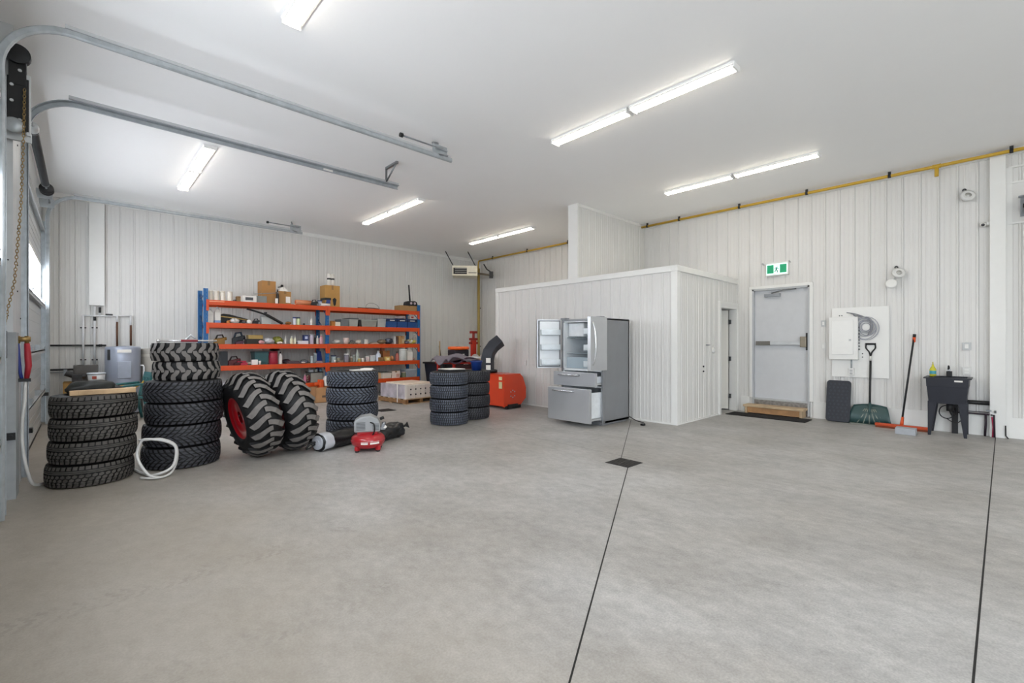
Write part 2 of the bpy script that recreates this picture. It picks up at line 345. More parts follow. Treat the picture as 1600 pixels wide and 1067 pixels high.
# ------------------------------------------------------------------ overhead doors
m_panel = mat('#b9bcbe', .4, .15, var=.03, scale=3); m_glow = mat('#f4f7fa', .5, emit=('#e9eff8', 9.8), key='pane')
def overhead(name, Y0, Y1, label, full=True):
    t = thing(name, label, 'overhead door', (-.549, Y0, 0)); L = Y1-Y0
    secs = [(0, .6), (.6, 1.27), (1.27, 2.02), (2.02, 2.78), (2.78, 3.32), (3.32, 3.70)]
    for k, (a, b) in enumerate(secs):
        p = MB()
        if k == 3:
            p.box((0, 0, a), (.045, L, a+.07)); p.box((0, 0, b-.06), (.045, L, b))
            n = 7
            for i in range(n+1): y = (L-.05)*i/n; p.box((0, y, a), (.045, y+.05, b))
            o = mesh('window_section', p, m_white, t)
            g = MB()
            for i in range(n): y = (L-.05)*i/n+.05; g.box((.018, y, a+.07), (.026, y+(L-.05)/n-.05, b-.06))
            mesh('pane', g, m_glow, o)
        else:
            p.box((0, 0, a+.004), (.045, L, b-.004))
            for q in range(1, 5):
                z = a+(b-a)*q/5; p.box((.045, 0, z-.006), (.049, L, z+.006))
            mesh('door_section', p, m_panel, t)
    for z in (.62, 1.29, 2.04, 3.32):
        s = MB(); s.box((.045, .05, z-.01), (.10, L-.05, z+.008)); s.box((.094, .05, z-.045), (.10, L-.05, z+.01)); mesh('strut', s, m_galv2, t)
    for z in (.62, 1.29, 2.04):
        for y in (.25, L/3, 2*L/3, L-.25):
            mesh('hinge', MB().box((.047, y-.04, z+.005), (.10, y+.04, z+.09)).cyl((.10, y-.05, z+.06), (.10, y+.05, z+.06), .012, n=8), m_galv, t)
    mesh('bottom_seal', MB().box((0, 0, 0), (.05, L, .03)), m_dark, t)
    for sy, sz in ((.62, .36), (L-.22, .50))[:2 if Y0 > 5 else 1]: mesh('slide_bolt', MB().box((.05, sy, sz), (.075, sy+.25, sz+.08)).box((.075, sy+.05, sz+.015), (.14, sy+.16, sz+.065)), m_dark, t)
    return t
overhead('overhead_door', 6.91, 11.19, 'far galvanised overhead door with a row of bright windows')
overhead('overhead_door', .91, 5.29, 'near overhead door at the very left edge of the photo')
ZR = 3.99
def rail(Y, x1, label, flip=1, vert=True, zb=.02, xc=-.425):
    t = thing('door_track', label, 'door track', (0, Y, 0), 0, 'overhead door tracks')
    r = .42; path = []
    if vert: path = [(xc, zb), (xc, ZR-r)]
    path += [(xc+r-r*math.cos(a), ZR-r+r*math.sin(a)) for a in [PI/2*i/12 for i in range(1, 13)]]
    path += [(1.3, ZR), (2.6, ZR), (x1, ZR)]
    b = MB(); vs = []; fs = []; sec = [(-.026, -.012), (-.026, .026), (-.018, .032), (.016, .034), (.026, .026), (.026, .010), (.021, .010), (.021, .024), (.012, .029), (-.016, .028), (-.021, .024), (-.021, -.012)]
    n = len(sec)
    for i, (x, z) in enumerate(path):
        a = path[max(0, i-1)]; c = path[min(len(path)-1, i+1)]; tx, tz = c[0]-a[0], c[1]-a[1]; l = math.hypot(tx, tz); nx, nz = tz/l, -tx/l
        for u, w in sec: vs.append((x+nx*u*1.1, flip*w*1.3, z+nz*u*1.1))
    for i in range(len(path)-1):
        for k in range(n): q = (k+1) % n; fs.append((i*n+k, i*n+q, (i+1)*n+q, (i+1)*n+k))
    b.add(vs, fs); mesh('track_channel', b, m_galv, t)
    a = MB(); a.box((-.1, -.004, ZR+.03), (x1-.0, .002, ZR+.075)); a.box((-.1, -.035, ZR+.03), (x1, .0, ZR+.034)); mesh('track_angle', a, m_galv2, t)
    if vert:
        a = MB(); a.box((-.545, -.004, .05), (-.43, .004, 3.5)); mesh('track_bracket', a, m_galv, t)
    h = MB(); x = x1-.22
    if flip > 0: h.box((x-.018, -.004, ZR+.02), (x+.018, .002, H)); h.box((x-.018, -.36, H-.035), (x+.018, 0, H-.0)); h.tube([(x, 0, ZR+.04), (x+.01, -.30, H-.02)], .016, 4)
    else: h.box((x-.018, -.004, ZR+.02), (x+.018, .002, H-.08)); h.tube([(x, .0, H-.09), (x+.05, .2, H)], .014, 4); h.tube([(x, .0, ZR+.04), (x+.05, -.18, ZR-.03)], .012, 4)
    mesh('hanger', h, m_steel, t)
    return t
r1 = rail(5.34, 3.82, 'long horizontal door track nearest the camera, topmost in the photo', -1, xc=-.465)
r2 = rail(6.84, 3.84, 'second horizontal door track, hung by a triangular bracket', 1)
r3 = rail(11.24, 3.78, 'far horizontal door track along the back wall', -1)
mesh('track_label', MB().box((2.62, .036, ZR-.01), (2.76, .040, ZR+.022)), m_paper, r2)
for Y, lab in ((5.34, 'black spring bumper at the end of the nearest door track'), (11.24, 'spring bumper at the end of the far door track by the back wall')):
    t = thing('bumper', lab, 'bumper', (3.30, Y+.0, ZR+.11), 0, 'track end bumpers')
    mesh('bumper_rod', MB().cyl((-.25, 0, .02), (.42, 0, .02), .011, n=8), m_steel, t)
    mesh('bumper_pad', MB().cyl((-.28, 0, .02), (-.24, 0, .02), .028, n=12), m_black, t)
    mesh('bumper_bracket', MB().box((.22, -.006, -.09), (.46, .0, .06)).box((.26, -.05, -.01), (.44, .05, .0)), m_galv, t)
# torsion shaft, spring and drum
t = thing('torsion_spring_assembly', 'dark torsion spring and cable drum over the far overhead door', 'door spring', (-.40, 6.2, 3.82))
mesh('shaft', MB().cyl((0, -.1, 0), (0, 5.05, 0), .013, n=10), m_galv, t)
sp = MB(); pr_ = []
for i in range(181): pr_.append((.040+.004*math.cos(i*PI), 1.35+i*.0128))
sp.lathe([(.03, 1.3), (.046, 1.3), (.046, 1.36)]+[(r, z) for r, z in pr_]+[(.046, 3.66), (.046, 3.74), (.03, 3.74)], 16, 0, RX(-PI/2)); mesh('spring', sp, mat('#4a4d4f', .45, .5), t)
mesh('cable_drum', MB().lathe([(.02, 3.98), (.085, 3.98), (.085, 4.0), (.06, 4.01), (.06, 4.09), (.085, 4.10), (.085, 4.12), (.02, 4.12)], 20, 0, RX(-PI/2)), m_dark, t)
for y_ in (4.3, 4.98): mesh('end_bearing_plate', MB().box((-.13, y_, -.09), (.06, y_+.01, .06)), m_galv, t)
mesh('winding_cone', MB().lathe([(.02, 1.15), (.05, 1.17), (.055, 1.25), (.045, 1.31)], 16, 0, RX(-PI/2)), m_galv2, t)
# chain hoist at the upper left
t = thing('chain_hoist', 'black sprocket chain hoist with a long brass chain at the upper left', 'chain hoist', (-.42, 6.0, 3.25))
b = MB(); b.box((-.06, -.02, .05), (.075, .05, .52)); b.lathe([(.0, -.03), (.085, -.03), (.085, .05), (0, .05)], 20, 0, TR(.005, 0, .72) @ RX(PI/2)); b.box((-.05, -.025, .45), (.06, .04, .72)); mesh('gear_case', b, m_black, t, bev=.004)
b = MB()
for z in (.14, .3, .44, .58, .7): b.cyl((-.03+.05*((z*10) % 2 > 1), -.035, z), (-.03+.05*((z*10) % 2 > 1), -.02, z), .013, n=8)
mesh('bolt', b, m_galv2, t)
b = MB(); b.lathe([(.01, -.015), (.06, -.015), (.07, 0), (.06, .015), (.01, .015)], 20, 0, TR(-.02, -.04, .08) @ RX(PI/2)); mesh('sprocket', b, m_galv, t)
mesh('mounting_plate', MB().box((.06, -.015, .02), (.085, .06, .56)).box((-.1, .02, -.03), (.09, .05, .05)), m_galv2, t)
def chain(pts, n, r=.0028, s=.016, w=.009):
    b = MB(); P = [Vector(p) for p in pts]; L = [0]
    for i in range(1, len(P)): L.append(L[-1]+(P[i]-P[i-1]).length)
    def at(d):
        for i in range(1, len(P)):
            if d <= L[i] or i == len(P)-1: k = (d-L[i-1])/(L[i]-L[i-1]); return P[i-1].lerp(P[i], k), (P[i]-P[i-1]).normalized()
    step = L[-1]/n
    for i in range(n):
        c, d = at((i+.5)*step); q = d.to_track_quat('Z', 'Y').to_matrix().to_4x4(); A = Matrix.Translation(c) @ q @ RZ(PI/2*(i % 2))
        b.tube([A @ Vector((w*math.cos(a), 0, step*.66*math.sin(a))) for a in [2*PI*k/8 for k in range(8)]], r, 4, closed=True)
    return b
m_brass = mat('#a08658', .4, .8)
mesh('chain', chain([(.05, -.05, .42), (.045, -.06, 0), (.03, -.06, -.6), (-.01, -.06, -1.3), (-.05, -.06, -1.55), (-.075, -.04, -1.75)], 80, .003, w=.009), m_brass, t)
mesh('chain_keeper', MB().box((-.085, -.05, -1.98), (-.06, .02, -1.74), 0, None), m_black, t)
# right hand chain hoist
t = thing('chain_hoist', 'chain hoist sprocket with hanging chain at the right edge of the photo', 'chain hoist', (9.86, -.32, 3.35))
mesh('gear_case', MB().box((-.04, -.06, -.08), (.12, .05, .18)).cyl((-.05, 0, .02), (-.05, .08, .02), .03, n=10), m_black, t, bev=.004)
mesh('sprocket', MB().lathe([(.01, -.012), (.075, -.012), (.085, 0), (.075, .012), (.01, .012)], 20, 0, TR(-.06, 0, -.05) @ RX(PI/2)), m_galv, t)
mesh('chain', chain([(-.06, .05, -.1), (-.06, .05, -1.2), (-.06, .045, -2.74)], 96, .004, w=.012), m_brass, t)
mesh('chain', chain([(-.06, .015, -.1), (-.06, .015, -1.4), (-.06, .02, -2.74)], 96, .004, w=.012), m_brass, t)
mesh('wall_bracket', MB().box((.08, -.12, .18), (.135, .12, .2)).box((.12, -.1, -.1), (.135, .1, .2)), m_steel, t)
# galvanised jamb between the doors
t = thing('steel_jamb_guard', 'galvanised sheet steel jamb guard standing between the two overhead doors', 'jamb guard', (XL, 6.06, 0))
mesh('guard_panel', MB().box((0, 0, 0), (.12, .012, 1.50)).box((.108, .0121, 0), (.12, .26, 1.50)), mat('#a3a8ac', .65, .15, var=.1), t)
mesh('latch', MB().box((.055, -.02, .535), (.118, -.001, .60)).cyl((.09, -.03, .57), (.09, -.02, .57), .014, n=8), m_black, t)
t = MB(); t.box((XL, 6.09, 0), (XL+.10, 6.89, H)); j = struct('trim_door_jamb', t, m_galv2)
for Y in (6.5, 6.9):
    for z in (1.7, 2.3, 2.9, 3.5): pass
b = MB()
for z in (1.65, 1.9, 2.15, 2.5, 2.8, 3.3, 3.7):
    b.cyl((XL+.10, 6.75-.3*(int(z*10) % 2), z), (XL+.106, 6.75-.3*(int(z*10) % 2), z), .009, n=6)
    b.cyl((XL+.04+.03*(int(z*20) % 2), 6.082, z), (XL+.04+.03*(int(z*20) % 2), 6.09, z), .006, n=6)
mesh('bolt', b, m_dark, j)
# hoses hung at the jamb
t = thing('hose_reel_bracket', 'brass manifold with blue and red hoses on the door jamb', 'hose manifold', (-.40, 6.28, 1.44))
mesh('manifold', MB().cyl((-.05, 0, 0), (.05, 0, 0), .024, n=12).cyl((-.03, 0, -.04), (-.03, 0, .03), .014).cyl((.025, 0, -.05), (.025, 0, .03), .016), m_brass, t)
mesh('blue_hose', MB().tube([(-.035, 0, -.04), (-.03, .01, -.15), (-.02, 0, -.3), (-.01, 0, -.37)], .013), mat('#2d3c8a', .4), t, label='blue hose')
mesh('red_hose', MB().tube([(.025, 0, -.04), (.03, 0, -.15), (.035, 0, -.25), (.022, 0, -.38)], [.02, .024, .024, .018]), mat('#b32d3a', .4), t, label='red hose')
mesh('clamp', MB().box((-.05, -.02, -.40), (.05, .02, -.37)), m_dark, t)
mesh('wall_arm', MB().box((-.12, .0, -.02), (-.04, .02, .02)), m_galv, t)
hp = [(-.385, 6.28, 1.04), (-.385, 6.27, .9), (-.40, 6.26, .7), (-.395, 6.24, .45), (-.36, 6.2, .2), (-.31, 6.15, .06), (-.24, 6.16, .013), (-.1, 6.02, .013), (.15, 5.98, .013), (.38, 6.05, .013), (.48, 6.08, .014)]
def smooth_path(P, k=6):
    P = [Vector(p) for p in P]; out = []
    for i in range(len(P)-1):
        a = P[max(i-1, 0)]; b = P[i]; c = P[i+1]; d = P[min(i+2, len(P)-1)]
        for j in range(k):
            u = j/k; out.append(.5*((2*b)+(-a+c)*u+(2*a-5*b+4*c-d)*u*u+(-a+3*b-3*c+d)*u**3))
    out.append(P[-1]); return out
# hose: drops from the clamp, runs behind the first stack, then loops between the stacks
hp = [(-.385, 6.28, 1.05), (-.39, 6.27, .85), (-.405, 6.26, .65), (-.40, 6.25, .42), (-.37, 6.24, .2), (-.33, 6.32, .05), (-.24, 6.55, .016), (-.1, 6.80, .016), (.15, 6.85, .016), (.38, 6.6, .016), (.47, 6.25, .02),
      (.55, 6.02, .03), (.70, 5.98, .10), (.735, 6.02, .28), (.66, 6.03, .36), (.52, 6.07, .40), (.45, 6.10, .38), (.42, 6.10, .22), (.50, 6.0, .05), (.585, 5.93, .016)]
o = mesh('air_hose', MB().tube(smooth_path(hp), .0135, 8), mat('#dcdcda', .4)); tag(o, 'white hose looping over the floor between the two tall tyre stacks', 'hose')
hp = [(.44, 6.04, .02), (.55, 5.92, .02), (.68, 5.98, .03), (.75, 6.08, .14), (.74, 6.08, .30), (.62, 6.09, .385), (.49, 6.14, .385), (.44, 6.2, .385)]
o = mesh('air_hose', MB().tube(smooth_path(hp), .011, 8), mat('#d2d2cf', .4)); tag(o, 'thinner white hose coiled against the second tyre stack', 'hose')
# ------------------------------------------------------------------ gas pipe
t = thing('gas_pipe', 'yellow gas pipe running along the ceiling to the exit door wall', 'pipe', (XR-.17, 3, H-.07))
mesh('pipe_run', MB().cyl((0, -5, 0), (0, 2.90, 0), .026, n=12), m_yellow, t)
mesh('drop_stub', MB().cyl((0, -2.33, -.0), (0, -2.33, -.16), .026, n=12).cyl((0, -2.38, 0), (0, -2.28, 0), .033, n=12), m_yellow, t)
for y in (-3.13, -1.75, -.55, .65, 1.95, 2.75):
    mesh('pipe_clamp', MB().box((-.012, y-.02, 0), (.012, y+.02, .07)).cyl((0, y-.02, 0), (0, y+.02, 0), .033, n=10), m_dark, t)
t = thing('gas_pipe', 'yellow gas pipe from the partition to the unit heater and down the back corner', 'pipe', (XR-.17, 6.2, H-.07))
mesh('pipe_run', MB().cyl((0, -.1, 0), (0, 5.9, 0), .026, n=12).tube([(0, 5.9, 0), (-.03, 5.9, -.03), (-.05, 5.9, -.3)], .024), m_yellow, t)
mesh('pipe_drop', MB().cyl((.0, 5.93, -.25), (.0, 5.93, -4.15), .045, n=12), mat('#b39a55', .5, var=.06), t, label='pale mustard drop pipe')
for y in (.4, 2.0, 3.6, 5.2): mesh('pipe_clamp', MB().box((-.012, y-.02, 0), (.012, y+.02, .07)).cyl((0, y-.02, 0), (0, y+.02, 0), .033, n=10), m_dark, t)
for z in (-1.6, -2.9): mesh('pipe_clamp', MB().box((-.03, 5.9, z-.015), (.07, 5.96, z+.015)), m_dark, t)
# unit heater
p = atY(707.5, 412, 11.2); q = atY(744.5, 433, 11.2); hw = .385
t = thing('unit_heater', 'cream ceiling hung unit heater with dark louvres above the corner', 'heater', ((p.x+q.x)/2, 11.2, q.z+.0), math.radians(-38)); w = hw*2; h = p.z-q.z
mesh('heater_cabinet', MB().box((-w/2, 0, 0), (w/2, .60, h)), mat('#e2dcc8', .45), t, bev=.01)
lv = MB(); lv.box((-w/2+.035, -.006, .05), (w*.08, .0, h-.07)); mesh('louvre_opening', lv, m_black, t)
lv = MB()
for i in range(3): z = .09+i*(h-.16)/2.6; lv.box((-w/2+.08, -.03, z), (w*.07, -.008, z+.018), 0, None)
mesh('louvre', lv, mat('#8d8a86', .4, .4), t)
nb = MB(); nb.box((w*.14, -.006, h*.27), (w*.46, 0, h*.33)); mesh('name_badge', nb, m_dark, t)
for sx in (-.9, .9): mesh('hanger', MB().tube([(sx*w/2, .3, h), (sx*w/2-.26, .3, H-q.z)], .016, 6), m_dark, t)
mesh('flue_pipe', MB().tube([(w/2, .35, h*.4), (w/2+.35, .4, h*.3), (w/2+.50, .48, h*.25)], .03, 8), mat('#6d6252', .5, .4), t)
mesh('gas_cock', MB().box((w/2+.38, .36, .0), (w/2+.50, .5, .20)), m_dark, t)
mesh('conduit', MB().tube([(w/2+.20, .4, h+.12), (w/2+.3, .45, h*.9), (w/2+.42, .45, .2)], .02, 8), m_dark, t)
def wp(name, mb, mats, t, bev=0., label=None):      # part given in world coordinates
    return mesh(name, mb, mats, t, loc=tuple(-Vector(t.location)), bev=bev, label=label)
# ------------------------------------------------------------------ things on the right wall
def wy(px, X=XR): return atX(px, 400, X).y
m_plate = mat('#dcdcda', .35, var=.01); m_plate2 = mat('#b9bbbb', .35, .2)
# exit sign: green with a running figure
a = atX(1198.5, 409, XR-.06); b = atX(1230, 427, XR-.06)
t = thing('exit_sign', 'green running man exit sign mounted above the exit door', 'exit sign', (XR-.002, (a.y+b.y)/2, b.z-.02)); w = .40; h = .255
mesh('sign_housing', MB().box((-.07, -w/2, 0), (0, w/2, h)), m_white, t, bev=.006)
mesh('sign_panel', MB().box((-.073, -w/2+.018, .022), (-.069, w/2-.018, h-.03)), mat('#d8fff0', .4, emit=('#c9fff0', .75), key='signw'), t, label='glowing pale panel')
g = MB(); g.box((-.0755, .055, .045), (-.072, w/2-.028, h-.045)); g.box((-.0755, -w/2+.028, .045), (-.072, -.055, h-.045)); mesh('green_field', g, mat('#0a8f62', .4, emit=('#0a9a68', .25), key='signg'), t, label='green field')
fg = MB(); q = [((-.012, .165), (.0, .18), .014)]
def limb(pts, r): fg.tube([(-.0755, -y, z) for y, z in pts], r, 5)
limb([(.004, .175), (.010, .180)], .012); limb([(.004, .158), (-.010, .115)], .012); limb([(.003, .155), (-.024, .150), (-.036, .128)], .006); limb([(.004, .152), (.022, .130), (.040, .135)], .006)
limb([(-.010, .115), (.012, .088), (.012, .055)], .008); limb([(-.010, .115), (-.024, .085), (-.045, .072)], .008)
mesh('running_figure', fg, mat('#08523c', .5), t)
for y in (w/2+.05, -w/2-.02): mesh('cable_clip', MB().tube([(-.01, y, h-.02), (-.012, y+.02, h+.02), (-.012, y+.04, h)], .01, 6), m_plate2, t)
def plate(name, px, py, lab, cat='switch', w=.072, h=.115, X=XR, holes='rocker'):
    p = atX(px, py, X)
    t = thing(name, lab, cat, (X, p.y, p.z-h/2)); mesh('cover_plate', MB().box((-.022, -w/2, 0), (0, w/2, h)), m_plate2 if holes == 'metal' else m_plate, t, bev=.003)
    if holes in ('rocker', 'metal'): mesh('rocker', MB().box((-.03, -w*.22, h*.22), (-.02, w*.22, h*.78)), m_white, t, bev=.002)
    else:
        b = MB()
        for z in (h*.3, h*.66): b.box((-.026, -w*.25, z-h*.12), (-.02, w*.25, z+h*.12))
        mesh('socket', b, m_white, t)
    return t
plate('light_switch', 1287, 505.5, 'upper grey light switch beside the exit door', holes='metal')
plate('light_switch', 1287, 541, 'lower white light switch beside the exit door')
plate('wall_switch', 1510.5, 541, 'upper switch plate above the black utility sink', w=.10, h=.12, holes='metal')
plate('wall_outlet', 1510.5, 579.5, 'lower outlet plate just above the black utility sink', 'outlet', w=.10, h=.12, holes='socket')
# backing board, breaker panel, cable coil
t = thing('electrical_backboard', 'white painted plywood board behind the breaker panel', 'backboard', (XR, 1.68, .80))
mesh('board', MB().box((-.032, -.41, 0), (-.0165, .405, 1.24)), m_white, t, bev=.002)
b = MB()
for y, z in ((.29, 1.10), (.255, 1.10), (.29, 1.06), (.255, 1.06), (-.045, .42), (-.045, .36)): b.box((-.036, y-.008, z-.008), (-.031, y+.008, z+.008))
mesh('screw', b, m_dark, t)
t = thing('breaker_panel', 'white breaker panel box mounted on the white backboard', 'electrical panel', (XR-.032, 1.90, 1.115))
mesh('panel_box', MB().box((-.10, -.215, 0), (0, .21, .755)), m_white, t, bev=.004)
mesh('panel_door', MB().box((-.112, -.15, .09), (-.10, .17, .70)), mat('#ededea', .35, var=.01), t, bev=.004); mesh('latch', MB().box((-.12, -.12, .33), (-.11, -.09, .36)), m_plate2, t)
b = MB()
for i in range(8): b.cyl((-.05, -.216, .18+i*.055), (-.05, -.235, .18+i*.055), .014, n=8)
mesh('cable_connector', b, m_steel, t)
t = thing('cable_coil', 'grey cables coiled beside the breaker panel on the backboard', 'cable coil', (XR-.04, 1.58, 1.55))
cb = MB(); R_ = random.Random(5)
for i in range(7):
    r = .07+.022*i; c = (R_.uniform(-.02, .02), R_.uniform(-.02, .03)); cb.tube([(-.012-.006*i, c[0]+r*.9*math.cos(a), .12+c[1]+r*math.sin(a)) for a in [2*PI*k/24 for k in range(24)]], .006, 5, closed=True)
mesh('coil', cb, mat('#9fa1ab', .4), t)
cb = MB()
for i in range(3): cb.tube(smooth_path([(-.02, .28-.05*i, .40-.01*i), (-.03, .15, .37-.02*i), (-.035, -.02-.02*i, .28), (-.03, -.09+.01*i, .12), (-.02, -.02, -.02)], 5), .008, 5)
mesh('feeder_cable', cb, mat('#85868c', .4), t)
t = thing('wall_outlet', 'outlet box with conduit below the breaker panel', 'outlet', (XR-.032, 1.79, .83))
mesh('outlet_box', MB().box((-.05, -.042, 0), (0, .042, .13)), m_plate, t, bev=.003); mesh('conduit', MB().cyl((-.02, 0, .13), (-.02, 0, .29), .011, n=8), m_galv, t)
mesh('socket', MB().box((-.054, -.02, .02), (-.05, .02, .055)).box((-.054, -.02, .07), (-.05, .02, .105)), m_plate2, t)
# emergency heads, camera, on right wall
def emergency(name, px, py, lab, k=1.):
    p = atX(px, py, XR)
    t = thing(name, lab, 'emergency light', (XR, p.y, p.z))
    mesh('wall_mount', MB().cyl((-.0, 0, .13*k), (-.04, 0, .13*k), .025, n=12), m_dark, t)
    mesh('arm', MB().tube([(-.03, 0, .13*k), (-.06, 0, .10*k), (-.06, -.01, .05)], .012, 6), m_plate2, t)
    mesh('lamp_head', MB().lathe([(.0, -.05), (.05, -.05), (.088, .01), (.092, .04), (.07, .045)], 20, 0, TR(-.09, -.03, .01) @ RY(-1.1) @ RX(.4)), m_plate, t)
    mesh('lens', MB().lathe([(0, .0), (.082, 0), (.0, .02)], 20, 0, TR(-.09, -.03, .01) @ RY(-1.1) @ RX(.4) @ TR(0, 0, .035)), mat('#bdbdb8', .15, .3), t)
    return t
emergency('emergency_light', 1507, 311, 'round emergency lamp high on the wall near the white post')
t = emergency('emergency_light', 1401, 430, 'twin emergency lamp heads on the wall above the snow shovel')
mesh('lamp_head', MB().lathe([(.0, -.05), (.045, -.05), (.075, .01), (.078, .04), (.06, .045)], 20, 0, TR(-.09, .055, -.155) @ RY(-1.3)), m_white, t); mesh('arm', MB().tube([(-.03, 0, .0), (-.03, .03, -.08), (-.04, .05, -.15)], .012, 6), m_plate2, t)
t = thing('security_camera', 'small white dome camera on the side of the white post', 'camera', (XR-.05, .09, 3.17))
mesh('camera_base', MB().cyl((0, 0, .04), (0, .03, .04), .03, n=12), m_white, t); mesh('camera_body', MB().ball((-.01, .07, .03), .042, (1.2, 1, .9)), m_white, t); mesh('camera_lens', MB().cyl((-.06, .07, .02), (-.045, .07, .02), .02, n=12), m_dark, t)
# ------------------------------------------------------------------ step and mat at the exit
t = thing('wooden_step', 'low raw pine step in front of the exit door', 'step', (9.87, 3.0, 0))
b = MB(); b.box((-.16, -.53, .135), (.13, .53, .175)); mesh('tread', b, m_wood, t, bev=.004)
mesh('riser', MB().box((-.12, -.47, .02), (-.085, .47, .135)), mat('#b68a5e', .7, var=.2, scale=6), t, bev=.003)
for y in (-.5, .46): mesh('side_support', MB().box((-.14, y, .0), (.12, y+.04, .135)), m_wood, t, bev=.003)
o = mesh('door_mat', MB().box((9.27, 2.33, 0), (9.72, 3.70, .012)), mat('#141414', .95, var=.2, scale=60, bump=.5), bev=.004); tag(o, 'long black rubber door mat in front of the wooden step', 'mat')
# ------------------------------------------------------------------ black textured panel leaning on the wall
t = thing('textured_board', 'black textured plastic panel with rounded corners leaning on the wall', 'panel', (XR-.20, 1.965, 0.004), 0)
def rrect(w, h, r, n=5, cx=0, cy=0, bow=0):
    P = []
    for sx, sy, a0 in ((1, 1, 0), (-1, 1, PI/2), (-1, -1, PI), (1, -1, 1.5*PI)):
        for i in range(n+1): a = a0+PI/2*i/n; P.append((cx+sx*(w/2-r)+r*math.cos(a), cy+sy*(h/2-r)+r*math.sin(a)))
    return P
MM = RY(math.radians(10)) @ Matrix(((0,0,-1,0), (1,0,0,0), (0,1,0,0), (0,0,0,1)))
pb = MB(); pb.prism([(x, z+.37) for x, z in rrect(.36, .735, .05)], -.002, .03, 0, MM); m_blk2 = mat('#20242e', .5, var=.1)
mesh('panel_body', pb, m_blk2, t, bev=.006)
pd = MB()
for j in range(11):
    for i in range(5): x = -.13+i*.062+(j % 2)*.02; pd.prism([(x-.018, .07+j*.06), (x, .05+j*.06), (x+.018, .07+j*.06), (x, .09+j*.06)], .03, .036, 0, MM)
mesh('texture_stud', pd, mat('#2a2f3b', .45), t)['kind'] = 'stuff'
# ------------------------------------------------------------------ snow shovel
t = thing('snow_shovel', 'wide green plastic snow shovel leaning upright against the wall', 'shovel', (9.86, 1.52, 0), 0)
sb = MB(); n = 12; Wd = .62; vs = []
prof = [(0.02, .0), (.0, .09), (.02, .19), (.07, .27), (.10, .32)]   # (x, z) curved blade
for k, (x, z) in enumerate(prof):
    for i in range(n+1):
        u = i/n-.5; ww = Wd*(1-.26*(k/4)); zz = z-.02*(1-k/4)*math.cos(u*PI)*0+.03*(k/4)*math.cos(u*PI)
        vs.append((x+.06*(abs(u*2))**2*-.6, u*ww, max(.0, zz)))
fs = [(k*(n+1)+i, k*(n+1)+i+1, (k+1)*(n+1)+i+1, (k+1)*(n+1)+i) for k in range(4) for i in range(n)]
sb.add(vs, fs, 0, True); m_shov = mat('#2d4a4a', .35, var=.1); o = mesh('blade', sb, m_shov, t)
s = o.modifiers.new('solid', 'SOLIDIFY'); s.thickness = .006
rb = MB()
for i in range(-3, 4): rb.tube([(-.005, i*.045*1.9, .02), (-.0, i*.05, .14), (.045, i*.022, .27)], .009, 5)
rb.tube([(-.012, -Wd/2, .012), (-.012, 0, .0), (-.012, Wd/2, .012)], .010, 5)
mesh('blade_rib', rb, mat('#8b9288', .35), t, label='pale raised rib')
sh = MB(); sh.cyl((.03, 0, .16), (.105, 0, 1.14), .016, n=12); mesh('shaft', sh, m_dark, t)
mesh('shaft_socket', MB().cyl((.02, 0, .10), (.05, 0, .38), .026, .020, n=12), m_shov, t)
mesh('handle_collar', MB().cyl((.103, 0, 1.10), (.108, 0, 1.18), .02, n=12), mat('#d8d8d4', .4), t)
hb = MB(); hb.tube(smooth_path([(.11, 0, 1.17), (.112, .02, 1.25), (.115, .065, 1.32), (.116, .06, 1.39)], 4), .011, 6); hb.tube(smooth_path([(.11, 0, 1.17), (.112, -.02, 1.25), (.115, -.065, 1.32), (.116, -.06, 1.39)], 4), .011, 6)
hb.cyl((.116, -.072, 1.39), (.116, .072, 1.39), .017, n=10); mesh('d_grip', hb, m_black, t)
# ------------------------------------------------------------------ floor squeegee with orange head
t = thing('floor_squeegee', 'long orange floor brush with a black handle leaning on the wall', 'brush', (9.72, 1.08, 0), 0)
hd = MB(); hd.box((-.035, -.34, .03), (.035, .34, .075)); mesh('brush_head', hd, mat('#c2481c', .45), t, bev=.008)
mesh('bristles', MB().box((-.03, -.335, 0), (.03, .335, .03)), mat('#7a3a20', .8), t)
mesh('pole', MB().cyl((0, .0, .1), (.235, -.13, 1.50), .0135, n=10), m_dark, t)
mesh('pole_socket', MB().cyl((-.01, .0, .06), (.02, -.012, .2), .026, .018, n=10), mat('#d9541f', .4), t); mesh('pole_tip', MB().cyl((.232, -.128, 1.42), (.24, -.132, 1.50), .021, n=10), mat('#e0541d', .4), t)
mesh('pole_cap', MB().cyl((.24, -.132, 1.50), (.247, -.136, 1.55), .021, n=10), m_black, t)
p = atZ(1416, 681, 0)
o = mesh('grey_block', MB().box((-.05, -.12, 0), (.14, .12, .095)), mat('#a8acb2', .5), loc=(9.24, .98, 0), bev=.004); tag(o, 'small grey box standing on the floor in front of the orange brush', 'box')
